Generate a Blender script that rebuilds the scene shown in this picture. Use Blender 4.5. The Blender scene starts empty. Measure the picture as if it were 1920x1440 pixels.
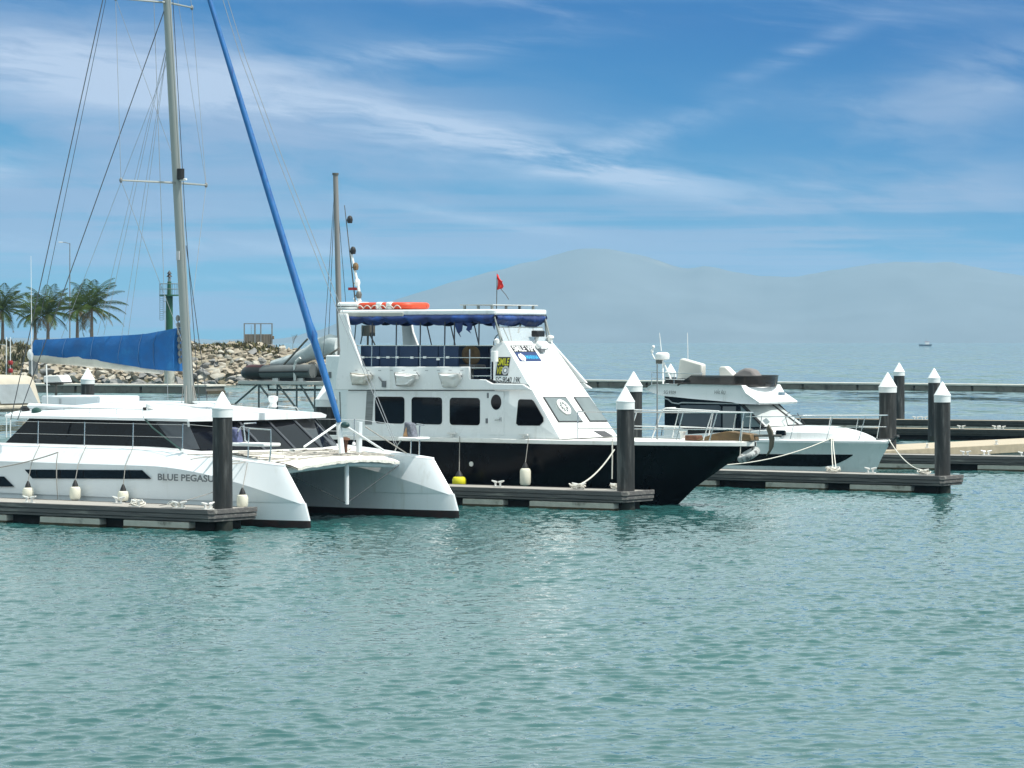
import bpy, bmesh, math, random
import numpy as np
from mathutils import Vector, Matrix
R = math.radians
random.seed(7)
SC = bpy.context.scene
COL = SC.collection

# ------------------------------------------------------------------ camera, world, sun, exposure
EYE = 4.5          # eye height above the water, metres
FPX = 6000.0       # focal length in pixels of the 1920 px wide photograph
cam = bpy.data.cameras.new("camera")
cam.sensor_width = 36.0
cam.lens = 36.0 * FPX / 1920.0
cam.shift_y = -80.0 / 1920.0
cam.clip_start = 0.5
cam.clip_end = 60000.0
camo = bpy.data.objects.new("camera", cam)
COL.objects.link(camo)
camo.location = (0, 0, EYE)
camo.rotation_euler = (R(90), 0, 0)
SC.camera = camo

SUN_EL, SUN_AZ = 60.0, 112.0      # azimuth clockwise from +Y (away from the viewer)
sl = bpy.data.lights.new("sun", 'SUN')
sl.energy = 3.6
sl.angle = R(0.6)
sl.color = (1.0, 0.965, 0.90)
so = bpy.data.objects.new("sun", sl)
COL.objects.link(so)
so.rotation_euler = (R(90 - SUN_EL), 0, R(180 - SUN_AZ))
SC.view_settings.view_transform = 'Standard'
SC.view_settings.look = 'None'
SC.view_settings.exposure = 0.55
SC.view_settings.gamma = 1.0

W = bpy.data.worlds.new("World")
SC.world = W
W.use_nodes = True
wt = W.node_tree
for n in list(wt.nodes): wt.nodes.remove(n)

class NT:
    """small helper to write node trees as expressions"""
    def __init__(s, t): s.t = t
    def n(s, kind, ins=(), **kw):
        nd = s.t.nodes.new(kind)
        for k, v in kw.items(): setattr(nd, k, v)
        for i, v in (ins.items() if isinstance(ins, dict) else enumerate(ins)):
            if v is None: continue
            if hasattr(v, 'is_output'): s.t.links.new(v, nd.inputs[i])
            else: nd.inputs[i].default_value = v
        return nd
    def m(s, op, a, b=None, c=None, clamp=False):
        return s.n('ShaderNodeMath', (a, b, c), operation=op, use_clamp=clamp).outputs[0]
    def mix(s, f, a, b, blend='MIX'):
        nd = s.n('ShaderNodeMix', data_type='RGBA', blend_type=blend)
        for i, v in ((0, f), (6, a), (7, b)):
            if hasattr(v, 'is_output'): s.t.links.new(v, nd.inputs[i])
            else: nd.inputs[i].default_value = v if i == 0 else (*v, 1)[:4]
        return nd.outputs[2]
    def ramp(s, f, stops, interp='LINEAR'):
        nd = s.n('ShaderNodeValToRGB', (f,))
        cr = nd.color_ramp; cr.interpolation = interp
        while len(cr.elements) < len(stops): cr.elements.new(0.5)
        for e, (p, c) in zip(cr.elements, stops):
            e.position = p; e.color = (*c, 1) if len(c) == 3 else c
        return nd.outputs[0]
    def sstep(s, x, a, b):
        return s.n('ShaderNodeMapRange', (x, a, b, 0.0, 1.0), interpolation_type='SMOOTHSTEP', clamp=True).outputs[0]

def build_sky():
    g = NT(wt)
    nish = g.n('ShaderNodeTexSky', sky_type='NISHITA', sun_disc=False)
    nish.sun_elevation = R(SUN_EL); nish.sun_rotation = R(SUN_AZ)
    nish.air_density = 1.0; nish.dust_density = 1.0; nish.ozone_density = 1.5
    co = g.n('ShaderNodeTexCoord').outputs['Generated']
    xyz = g.n('ShaderNodeSeparateXYZ', (co,))
    x, y, z = xyz.outputs
    az = g.m('ARCTAN2', x, y)                       # azimuth, 0 = straight ahead
    el = z
    # the lowest degrees: a clear tropical sky that deepens quickly above the horizon (values per unit of Background strength)
    elq = g.m('ADD', el, g.m('MULTIPLY', az, 0.10))
    grad = g.ramp(g.m('MULTIPLY', elq, 5.0), SKY_STOPS)
    # cirrus: long wisps that sink towards the right, and soft lavender banks
    def vec(a, b, c): return g.n('ShaderNodeCombineXYZ', (a, b, c)).outputs[0]
    slant = g.m('ADD', el, g.m('MULTIPLY', az, 0.13))
    warp = g.n('ShaderNodeTexNoise', (vec(g.m('MULTIPLY', az, 14.0), g.m('MULTIPLY', slant, 36.0), 3.1), None, 1.0, 3.0)).outputs[0]
    wv = g.m('MULTIPLY', g.m('SUBTRACT', warp, 0.5), 1.1)
    fine = g.n('ShaderNodeTexNoise', (vec(g.m('MULTIPLY_ADD', az, 13.0, wv), g.m('MULTIPLY_ADD', slant, 95.0, wv), 0.7), None, 1.0, 8.0, 0.62)).outputs[0]
    broad = g.n('ShaderNodeTexNoise', (vec(g.m('MULTIPLY_ADD', az, 13.0, wv), g.m('MULTIPLY_ADD', slant, 55.0, wv), 8.2), None, 1.0, 9.0, 0.6)).outputs[0]
    lowb = g.n('ShaderNodeTexNoise', (vec(g.m('MULTIPLY_ADD', az, 7.0, wv), g.m('MULTIPLY', el, 150.0), 4.4), None, 1.0, 6.0, 0.6)).outputs[0]
    def blob(a0, e0, sa, se, tilt=0.0):
        da = g.m('SUBTRACT', az, a0)
        de = g.m('SUBTRACT', g.m('ADD', el, g.m('MULTIPLY', da, tilt)), e0)
        d2 = g.m('ADD', g.m('POWER', g.m('ABSOLUTE', g.m('DIVIDE', da, sa)), 2.0), g.m('POWER', g.m('ABSOLUTE', g.m('DIVIDE', de, se)), 2.0))
        return g.m('EXPONENT', g.m('MULTIPLY', d2, -1.0))
    def total(bl):
        acc = None
        for (w, *b) in bl:
            t = g.m('MULTIPLY', blob(*b), w)
            acc = t if acc is None else g.m('ADD', acc, t)
        return acc
    white = g.m('MULTIPLY', g.m('MULTIPLY', total(WISPS), 1.35), g.sstep(fine, 0.34, 0.63))
    white = g.m('ADD', white, g.m('MULTIPLY', g.m('MULTIPLY', g.sstep(fine, 0.50, 0.80), 0.30), g.sstep(broad, 0.40, 0.62)))
    lav = g.m('MULTIPLY', g.m('MULTIPLY', total(BANKS), 1.45), g.sstep(broad, 0.30, 0.62))
    lav = g.m('ADD', lav, g.m('MULTIPLY', g.m('MULTIPLY', g.sstep(lowb, 0.41, 0.60), 0.85), g.m('MULTIPLY', g.sstep(el, 0.060, 0.030), g.sstep(el, -0.005, 0.006))))
    c = g.mix(g.m('MINIMUM', lav, 0.92), grad, LAV)
    c = g.mix(g.m('MINIMUM', white, 0.9), c, WHT)
    # above the view: unseen bright cloud added to lift water reflections and fill
    hi = g.n('ShaderNodeTexNoise', (g.n('ShaderNodeVectorMath', (co, (2.2, 2.2, 3.5)), operation='MULTIPLY').outputs[0], None, 1.0, 6.0, 0.55)).outputs[0]
    cloudy = g.mix(g.m('MULTIPLY', g.sstep(hi, 0.20, 0.46), 0.90), nish.outputs[0], FILL_CLOUD)
    up = g.n('ShaderNodeMix', (g.sstep(el, 0.104, 0.121),), data_type='RGBA')
    wt.links.new(c, up.inputs[6]); wt.links.new(cloudy, up.inputs[7])
    bg = g.n('ShaderNodeBackground', (up.outputs[2], 0.15))
    out = g.n('ShaderNodeOutputWorld', (bg.outputs[0],))

# linear colours of the low sky, to be multiplied by the Background strength
SKY_STOPS = [(0.0, (0.58, 1.98, 2.90)), (0.1, (0.25, 1.66, 2.82)), (0.22, (0.11, 1.36, 2.66)), (0.36, (0.035, 1.00, 2.44)), (0.52, (0.003, 0.69, 2.12)), (0.85, (0.002, 0.63, 2.0)), (1.0, (0.173, 0.78, 2.427))]
FILL_CLOUD = (4.15, 4.95, 4.95)
LAV = (1.38, 1.93, 2.95)
WHT = (2.513, 3.033, 3.9)
# weight, azimuth, elevation, half sizes, slope
WISPS = [(1.0, -0.135, 0.083, 0.075, 0.0105, 0.13), (0.8, -0.03, 0.066, 0.06, 0.0065, 0.17), (0.9, 0.022, 0.0545, 0.042, 0.0042, 0.20),
         (0.35, 0.035, 0.061, 0.03, 0.005, -0.35), (0.4, -0.03, 0.090, 0.05, 0.004, -0.10), (0.55, -0.012, 0.0385, 0.034, 0.0022, 0.16), (0.5, -0.075, 0.0290, 0.05, 0.0020, 0.06),
         (0.4, -0.066, 0.0192, 0.03, 0.0015, 0.0), (0.5, -0.160, 0.053, 0.012, 0.005, 0.0), (0.35, 0.088, 0.089, 0.018, 0.0032, -0.40), (0.3, 0.09, 0.0485, 0.04, 0.003, 0.1),
         (0.35, -0.155, 0.030, 0.02, 0.0035, 0.1)]
BANKS = [(0.75, 0.115, 0.047, 0.055, 0.0085, -0.02), (0.60, 0.150, 0.081, 0.035, 0.012, -0.25), (0.55, -0.150, 0.043, 0.045, 0.012, 0.05),
         (0.60, -0.135, 0.083, 0.09, 0.022, 0.10), (0.35, -0.06, 0.072, 0.08, 0.020, 0.10), (0.35, 0.06, 0.030, 0.09, 0.006, 0.0), (0.30, 0.13, 0.064, 0.05, 0.010, 0.1),
         (0.30, 0.145, 0.103, 0.03, 0.004, 0.0), (0.30, -0.09, 0.055, 0.08, 0.012, 0.1)]
build_sky()

# ------------------------------------------------------------------ materials
MATS = {}
def mat(name, base, rough=0.5, metal=0.0, var=0.12, scale=3.0, bump=0.0, bscale=None, stretch=(1, 1, 1), spec=0.5, dark=None, dlo=0.55, dhi=0.75, dscale=1.5, coat=0.0, alpha=1.0, dstretch=None):
    """procedural material: base colour broken up by noise; `dark` adds stains / patches of a second colour"""
    if name in MATS: return MATS[name]
    m = bpy.data.materials.new(name); m.use_nodes = True
    t = m.node_tree; g = NT(t)
    p = t.nodes['Principled BSDF']
    co = g.n('ShaderNodeTexCoord').outputs['Object']
    mp = g.n('ShaderNodeMapping', {0: co, 3: stretch}).outputs[0]
    nz = g.n('ShaderNodeTexNoise', (mp, None, scale, 5.0, 0.6)).outputs[0]
    lo = tuple(min(1, c * (1 - var)) for c in base); hi = tuple(min(1, c * (1 + var)) for c in base)
    col = g.ramp(nz, [(0.3, lo), (0.7, hi)])
    if dark is not None:
        mp2 = g.n('ShaderNodeMapping', {0: co, 1: (3.7, 1.3, 0.4), 3: dstretch or stretch}).outputs[0]
        nz2 = g.n('ShaderNodeTexNoise', (mp2, None, dscale, 6.0, 0.65)).outputs[0]
        col = g.mix(g.sstep(nz2, dlo, dhi), col, dark)
    t.links.new(col, p.inputs['Base Color'])
    p.inputs['Metallic'].default_value = metal
    p.inputs['Specular IOR Level'].default_value = spec
    p.inputs['Coat Weight'].default_value = coat
    if alpha < 1: p.inputs['Alpha'].default_value = alpha
    rr = g.n('ShaderNodeMapRange', (nz, 0.25, 0.75, max(0.02, rough * 0.85), min(1, rough * 1.15))).outputs[0]
    t.links.new(rr, p.inputs['Roughness'])
    if bump:
        nb = g.n('ShaderNodeTexNoise', (mp, None, bscale or scale * 4, 6.0, 0.6)).outputs[0]
        b = g.n('ShaderNodeBump', {'Strength': bump, 'Distance': 0.02, 'Height': nb})
        t.links.new(b.outputs[0], p.inputs['Normal'])
    MATS[name] = m
    return m

WHITE = mat('white gelcoat', (0.80, 0.81, 0.80), 0.28, var=0.03, scale=0.8, dark=(0.58, 0.57, 0.52), dlo=0.55, dhi=0.85, dscale=1.6, dstretch=(2.2, 2.2, 0.25))
CATW = mat('catamaran gelcoat', (0.79, 0.81, 0.82), 0.25, var=0.02, scale=0.7, dark=(0.60, 0.60, 0.56), dlo=0.54, dhi=0.85, dscale=1.3, dstretch=(2.5, 2.5, 0.25))
DECKW = mat('white deck paint', (0.80, 0.79, 0.75), 0.6, var=0.05, scale=4, dark=(0.62, 0.58, 0.50), dlo=0.55, dhi=0.8, dscale=3)
NETW = mat('weathered white netting', (0.74, 0.71, 0.64), 0.85, var=0.15, scale=9, bump=0.6, bscale=30, dark=(0.42, 0.37, 0.30), dlo=0.52, dhi=0.72, dscale=2.5)
BLACKHULL = mat('black hull paint', (0.0028, 0.0032, 0.0055), 0.25, var=0.3, scale=1.0, dark=(0.007, 0.008, 0.012), dlo=0.5, dhi=0.8, dscale=1.0, dstretch=(1, 1, 0.4), spec=0.16)
GLASSB = mat('black window glass', (0.004, 0.0045, 0.007), 0.06, var=0.3, scale=1.0, spec=0.2)
GLASSG = mat('grey window glass', (0.16, 0.19, 0.19), 0.08, var=0.15, scale=1.5, spec=0.6)
GLASSD = mat('dark grey glass', (0.07, 0.075, 0.085), 0.2, var=0.1, scale=2.0)
BOOT = mat('dark red antifouling', (0.030, 0.010, 0.010), 0.6, var=0.3, scale=3, dark=(0.008, 0.007, 0.008), dlo=0.45, dhi=0.7)
BLUEC = mat('blue canvas', (0.003, 0.098, 0.305), 0.75, var=0.18, scale=2.5, bump=0.9, bscale=5, dark=(0.012, 0.16, 0.40), dlo=0.5, dhi=0.75, dscale=1.6)
BLUEF = mat('blue furled sail', (0.006, 0.115, 0.33), 0.6, var=0.15, scale=3, stretch=(3, 3, 0.3), dark=(0.006, 0.05, 0.20), dlo=0.5, dhi=0.7, dscale=4)
NAVY = mat('navy awning canvas', (0.003, 0.020, 0.105), 0.55, var=0.3, scale=3, bump=0.7, bscale=6, dark=(0.006, 0.055, 0.24), dlo=0.48, dhi=0.7)
SEATN = mat('navy seat vinyl', (0.012, 0.035, 0.095), 0.55, var=0.15, scale=3)
DARKIN = mat('dark interior', (0.008, 0.007, 0.007), 0.8, var=0.2)  # near-black base colour standing for unlit interiors and gaps
STEEL = mat('stainless steel', (0.62, 0.63, 0.63), 0.25, metal=0.85, var=0.06)
WIRE = mat('rigging wire', (0.07, 0.075, 0.08), 0.4, metal=0.4, var=0.1)
WIREL = mat('pale halyard', (0.30, 0.32, 0.34), 0.7, var=0.1)
ALU = mat('grey aluminium mast', (0.31, 0.33, 0.31), 0.45, metal=0.25, var=0.06, scale=1.0, stretch=(1, 1, 0.2), dark=(0.30, 0.31, 0.28), dlo=0.55, dhi=0.8)
MASTG = mat('worn grey mast paint', (0.22, 0.21, 0.20), 0.5, var=0.12, scale=1.5, stretch=(1, 1, 0.2))
CREAM = mat('cream canvas', (0.46, 0.42, 0.34), 0.85, var=0.10, scale=2, bump=0.5, bscale=5, dark=(0.40, 0.36, 0.28), dlo=0.5, dhi=0.75)
CLEARV = mat('clear vinyl', (0.24, 0.27, 0.28), 0.15, var=0.12, scale=2.5)
PLASTW = mat('white plastic', (0.80, 0.80, 0.78), 0.4, var=0.03)
FENDW = mat('off-white fender rubber', (0.74, 0.71, 0.58), 0.5, var=0.06, scale=4, dark=(0.45, 0.42, 0.33), dlo=0.6, dhi=0.85)
BLACKR = mat('black rubber', (0.012, 0.012, 0.013), 0.6, var=0.2)
YELLOW = mat('yellow buoy plastic', (0.75, 0.68, 0.02), 0.5, var=0.06)
ORANGE = mat('orange life float', (0.62, 0.060, 0.015), 0.5, var=0.12, scale=4)
REDF = mat('red flag cloth', (0.62, 0.022, 0.018), 0.7, var=0.12)
ROPEW = mat('white rope', (0.66, 0.63, 0.56), 0.9, var=0.15, scale=30)
ROPEG = mat('grey rope', (0.33, 0.31, 0.28), 0.9, var=0.2, scale=30)
CLEATW = mat('pale cleat metal', (0.70, 0.69, 0.66), 0.45, metal=0.2, var=0.06)
PILEB = mat('black weathered pile', (0.017, 0.018, 0.018), 0.7, var=0.35, scale=3, stretch=(3, 3, 0.25), bump=0.5, bscale=8, dark=(0.11, 0.11, 0.105), dlo=0.48, dhi=0.76, dscale=2.0, dstretch=(2.5, 2.5, 0.30))
PILEW = mat('white pile cap', (0.78, 0.79, 0.78), 0.4, var=0.03, scale=3, dark=(0.62, 0.62, 0.60), dlo=0.6, dhi=0.85)
CONC = mat('pale concrete float', (0.44, 0.43, 0.37), 0.85, var=0.12, scale=4, bump=0.3, dark=(0.12, 0.115, 0.09), dlo=0.52, dhi=0.72, dscale=1.6)
ALGAE = mat('algae and rust stained float edge', (0.06, 0.045, 0.022), 0.9, var=0.4, scale=6)
TIMBER = mat('grey timber waler', (0.105, 0.098, 0.095), 0.85, var=0.3, scale=3, stretch=(0.4, 6, 6), bump=0.4, bscale=10, dark=(0.25, 0.235, 0.21), dlo=0.5, dhi=0.72, dscale=2, dstretch=(0.4, 3, 6))
DECKT = mat('weathered plank deck', (0.33, 0.31, 0.28), 0.85, var=0.15, scale=3, stretch=(4, 0.5, 1), bump=0.3)
TAN = mat('tan plank walkway', (0.44, 0.37, 0.27), 0.85, var=0.12, scale=2, stretch=(5, 0.5, 1), dark=(0.30, 0.25, 0.18), dlo=0.5, dhi=0.75)
BROWN = mat('brown weathered wood', (0.16, 0.10, 0.045), 0.75, var=0.25, scale=4, dark=(0.07, 0.04, 0.02), dlo=0.5, dhi=0.7)
RUST = mat('rusty iron', (0.13, 0.055, 0.03), 0.85, var=0.35, scale=8)
GALV = mat('galvanised anchor steel', (0.13, 0.125, 0.11), 0.6, metal=0.3, var=0.2)
GREENP = mat('green tower paint', (0.010, 0.085, 0.035), 0.5, var=0.12, scale=2)
GREYST = mat('grey painted steel', (0.20, 0.21, 0.21), 0.6, var=0.12)
LETG = mat('grey lettering', (0.15, 0.16, 0.17), 0.5, var=0.05)
LETL = mat('pale grey lettering', (0.46, 0.47, 0.48), 0.5, var=0.05)
LETB = mat('black lettering', (0.010, 0.010, 0.011), 0.5, var=0.05)
LETY = mat('yellow lettering', (0.62, 0.60, 0.02), 0.5, var=0.05)
LETW = mat('white lettering', (0.82, 0.82, 0.82), 0.5, var=0.02)
LETC = mat('cyan lettering', (0.03, 0.42, 0.75), 0.5, var=0.05)
PANB = mat('navy sign panel', (0.012, 0.035, 0.13), 0.45, var=0.08)
TUBEG = mat('grey inflatable rubber', (0.11, 0.12, 0.12), 0.55, var=0.15, scale=3)
TUBED = mat('black inflatable rubber', (0.016, 0.016, 0.017), 0.5, var=0.2, scale=3)
MAROON = mat('maroon inflatable rubber', (0.085, 0.012, 0.014), 0.5, var=0.15)
TARP = mat('pale grey sail cover', (0.46, 0.50, 0.50), 0.7, var=0.12, scale=3, bump=0.7, bscale=5)
SMOKE = mat('smoked acrylic', (0.022, 0.016, 0.015), 0.12, var=0.1, alpha=0.8)
BEIGE = mat('beige vinyl', (0.66, 0.64, 0.58), 0.5, var=0.04)
TAUPE = mat('taupe canvas cover', (0.17, 0.155, 0.15), 0.8, var=0.12, bump=0.3)
SHADE = mat('pale windscreen sunshade behind glass', (0.47, 0.50, 0.49), 0.15, var=0.10, scale=1.5)
REDP = mat('red paint', (0.32, 0.02, 0.02), 0.5)

def clear_glass(name, tint, a):
    m = mat(name, tint, 0.05, var=0.02, alpha=a)
    return m
ACRYL = clear_glass('clear acrylic screen', (0.75, 0.80, 0.80), 0.28)

# ------------------------------------------------------------------ mesh helpers
class MB:
    def __init__(s): s.v = []; s.f = []
    def add(s, vs, fs):
        o = len(s.v); s.v += [tuple(p) for p in vs]; s.f += [tuple(i + o for i in q) for q in fs]; return s
    def box(s, x0, x1, y0, y1, z0, z1):
        return s.add([(x, y, z) for x in (x0, x1) for y in (y0, y1) for z in (z0, z1)],
                     [(0, 1, 3, 2), (4, 6, 7, 5), (0, 4, 5, 1), (2, 3, 7, 6), (0, 2, 6, 4), (1, 5, 7, 3)])
    def prism(s, pts, a, b, axis='y'):
        n = len(pts)
        def P(p, t): return (p[0], t, p[1]) if axis == 'y' else ((p[0], p[1], t) if axis == 'z' else (t, p[0], p[1]))
        return s.add([P(p, a) for p in pts] + [P(p, b) for p in pts],
                     [tuple(range(n)), tuple(range(2 * n - 1, n - 1, -1))] + [(i, (i + 1) % n, n + (i + 1) % n, n + i) for i in range(n)])
    def tube(s, pts, r, n=6, r1=None, caps=True):
        pts = [Vector(p) for p in pts]; rows = []; k = len(pts)
        up = Vector((0.3, 0.2, 1)).normalized()
        for i, p in enumerate(pts):
            d = (pts[min(i + 1, k - 1)] - pts[max(i - 1, 0)]).normalized()
            a = d.cross(up)
            if a.length < 1e-3: a = d.cross(Vector((1, 0, 0)))
            a.normalize(); b = d.cross(a)
            rr = r if r1 is None else r + (r1 - r) * i / max(1, k - 1)
            if isinstance(r, (list, tuple)): rr = r[i]
            rows.append([p + (a * math.cos(2 * math.pi * j / n) + b * math.sin(2 * math.pi * j / n)) * rr for j in range(n)])
        return s.grid(rows, close=True, caps=caps)
    def grid(s, rows, close=False, caps=False):
        n = len(rows[0]); vs = [p for r in rows for p in r]; fs = []
        for i in range(len(rows) - 1):
            for j in range(n if close else n - 1):
                k = (j + 1) % n
                fs.append((i * n + j, i * n + k, (i + 1) * n + k, (i + 1) * n + j))
        if caps and close:
            fs.append(tuple(range(n - 1, -1, -1))); fs.append(tuple((len(rows) - 1) * n + j for j in range(n)))
        return s.add(vs, fs)
    def lathe(s, prof, c=(0, 0, 0), n=20):
        rows = [[(c[0] + r * math.cos(2 * math.pi * j / n), c[1] + r * math.sin(2 * math.pi * j / n), c[2] + z) for j in range(n)] for r, z in prof]
        return s.grid(rows, close=True, caps=True)
    def ball(s, c, rx, ry, rz, n=12, m=8):
        rows = [[(c[0] + rx * math.sin(math.pi * i / m) * math.cos(2 * math.pi * j / n), c[1] + ry * math.sin(math.pi * i / m) * math.sin(2 * math.pi * j / n), c[2] - rz * math.cos(math.pi * i / m)) for j in range(n)] for i in [0.15] + list(range(1, m)) + [m - 0.15]]
        return s.grid(rows, close=True, caps=True)
    def move(s, M, start=0):
        for i in range(start, len(s.v)): s.v[i] = tuple(M @ Vector(s.v[i]))
        return s
    def mesh(s, name, m, smooth=40, normals=True):
        me = bpy.data.meshes.new(name); me.from_pydata(s.v, [], s.f)
        if normals:
            b = bmesh.new(); b.from_mesh(me); bmesh.ops.recalc_face_normals(b, faces=b.faces); b.to_mesh(me); b.free()
        me.materials.append(m)
        if smooth:
            me.polygons.foreach_set('use_smooth', [True] * len(me.polygons))
            me.set_sharp_from_angle(angle=R(smooth))
        me.update(); return me
    def build(s, name, m, parent=None, smooth=40, bevel=0, normals=True, label=None):
        o = bpy.data.objects.new(name, s.mesh(name, m, smooth, normals)); COL.objects.link(o)
        if parent is not None: o.parent = parent
        if bevel:
            b = o.modifiers.new('bevel', 'BEVEL'); b.width = bevel; b.segments = 2; b.limit_method = 'ANGLE'; b.angle_limit = R(35)
        if label: o['label'] = label
        return o

def tag(o, label=None, cat=None, group=None, kind=None):
    if label: o['label'] = label
    if cat: o['category'] = cat
    if group: o['group'] = group
    if kind: o['kind'] = kind
    return o
def thing(name, label, cat, loc=(0, 0, 0), rz=0.0, group=None):
    o = bpy.data.objects.new(name, None); COL.objects.link(o)
    o.location = loc; o.rotation_euler = (0, 0, rz); o.empty_display_size = 0.3
    return tag(o, label, cat, group)
def copy_tree(o, parent=None):
    c = o.copy(); COL.objects.link(c); c.parent = parent
    for ch in list(o.children): copy_tree(ch, c)
    return c

class Frame:
    """a boat's own axes (x to the bow, y to port, z up from the water) and where sight lines from the eye meet its planes"""
    def __init__(s, ox, oy, deg):
        s.ox, s.oy, s.rz = ox, oy, R(deg); s.c, s.s = math.cos(s.rz), math.sin(s.rz)
    def loc(s, X, Y):
        dx, dy = X - s.ox, Y - s.oy; return dx * s.c + dy * s.s, -dx * s.s + dy * s.c
    def wld(s, x, y): return s.ox + x * s.c - y * s.s, s.oy + x * s.s + y * s.c
    def y(s, px, py, y):
        u = (px - 960) / FPX; Y = (y - s.ox * s.s + s.oy * s.c) / (-u * s.s + s.c)
        return s.loc(u * Y, Y)[0], EYE - (py - 640) / FPX * Y
    def y3(s, px, py, y):
        a = s.y(px, py, y); return (a[0], y, a[1])
    def poly(s, pts, y): return [s.y(px, py, y) for px, py in pts]
    def x3(s, px, py, x):
        u = (px - 960) / FPX; Y = (x + s.ox * s.c + s.oy * s.s) / (u * s.c + s.s)
        return (x, s.loc(u * Y, Y)[1], EYE - (py - 640) / FPX * Y)
def at(px, py, Y): return Vector(((px - 960) / FPX * Y, Y, EYE - (py - 640) / FPX * Y))
def gx(px, Y): return (px - 960) / FPX * Y

def lettering(name, txt, w, h, o, rt, up, m, parent, depth=0.004, label=None, bold=0.0):
    """raised letters fitted into a w x h box whose lower left corner is o"""
    cu = bpy.data.curves.new(name, 'FONT'); cu.body = txt; cu.size = 1; cu.extrude = 0.0; cu.resolution_u = 3; cu.offset = bold
    t = bpy.data.objects.new(name, cu); COL.objects.link(t)
    bpy.context.view_layer.update()
    me = bpy.data.meshes.new_from_object(t.evaluated_get(bpy.context.evaluated_depsgraph_get()))
    bpy.data.objects.remove(t); me.name = name
    xs = [v.co.x for v in me.vertices]; ys = [v.co.y for v in me.vertices]
    x0, x1, y0, y1 = min(xs), max(xs), min(ys), max(ys)
    rt = Vector(rt).normalized(); up = Vector(up).normalized(); nn = rt.cross(up)
    for v in me.vertices:
        p = Vector(o) + rt * ((v.co.x - x0) / (x1 - x0) * w) + up * ((v.co.y - y0) / (y1 - y0) * h) + nn * depth
        v.co = p
    me.materials.clear(); me.materials.append(m); me.update()
    ob = bpy.data.objects.new(name, me); COL.objects.link(ob); ob.parent = parent
    if label: ob['label'] = label
    return ob

def lerp(a, b, t): return a + (b - a) * t
def sag(a, b, d, n=12):
    a, b = Vector(a), Vector(b)
    return [a.lerp(b, i / n) - Vector((0, 0, d * 4 * (i / n) * (1 - i / n))) for i in range(n + 1)]
def rrect(x0, x1, z0, z1, r, n=4):
    out = []
    for cx, cz, a0 in ((x1 - r, z1 - r, 0), (x0 + r, z1 - r, 90), (x0 + r, z0 + r, 180), (x1 - r, z0 + r, 270)):
        for i in range(n + 1):
            a = R(a0 + 90 * i / n); out.append((cx + r * math.cos(a), cz + r * math.sin(a)))
    return out
def oval(cx, cz, rx, rz, n=24): return [(cx + rx * math.cos(2 * math.pi * i / n), cz + rz * math.sin(2 * math.pi * i / n)) for i in range(n)]
def hull(levels, n=26, yc=0.0):
    """levels: (z, x_stern, x_stem, half_beam, entry_length, power) from keel to deck; closed both sides with a transom"""
    mb = MB()
    rows = []
    for (z, xs, xb, B, L, p) in levels:
        row = []
        for i in range(n + 1):
            s = i / n; s = 1 - (1 - s) ** 1.6
            x = xs + (xb - xs) * s
            row.append((x, B * min(1.0, (max(0.0, xb - x) / L)) ** p, z))
        rows.append(row)
    for sg in (-1, 1):
        mb.grid([[(x, yc + sg * y, z) for x, y, z in r] for r in rows])
    st = [r[0] for r in rows]
    mb.grid([[(x, yc - y, z) for x, y, z in st], [(x, yc + y, z) for x, y, z in st]])
    return mb, rows

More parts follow.
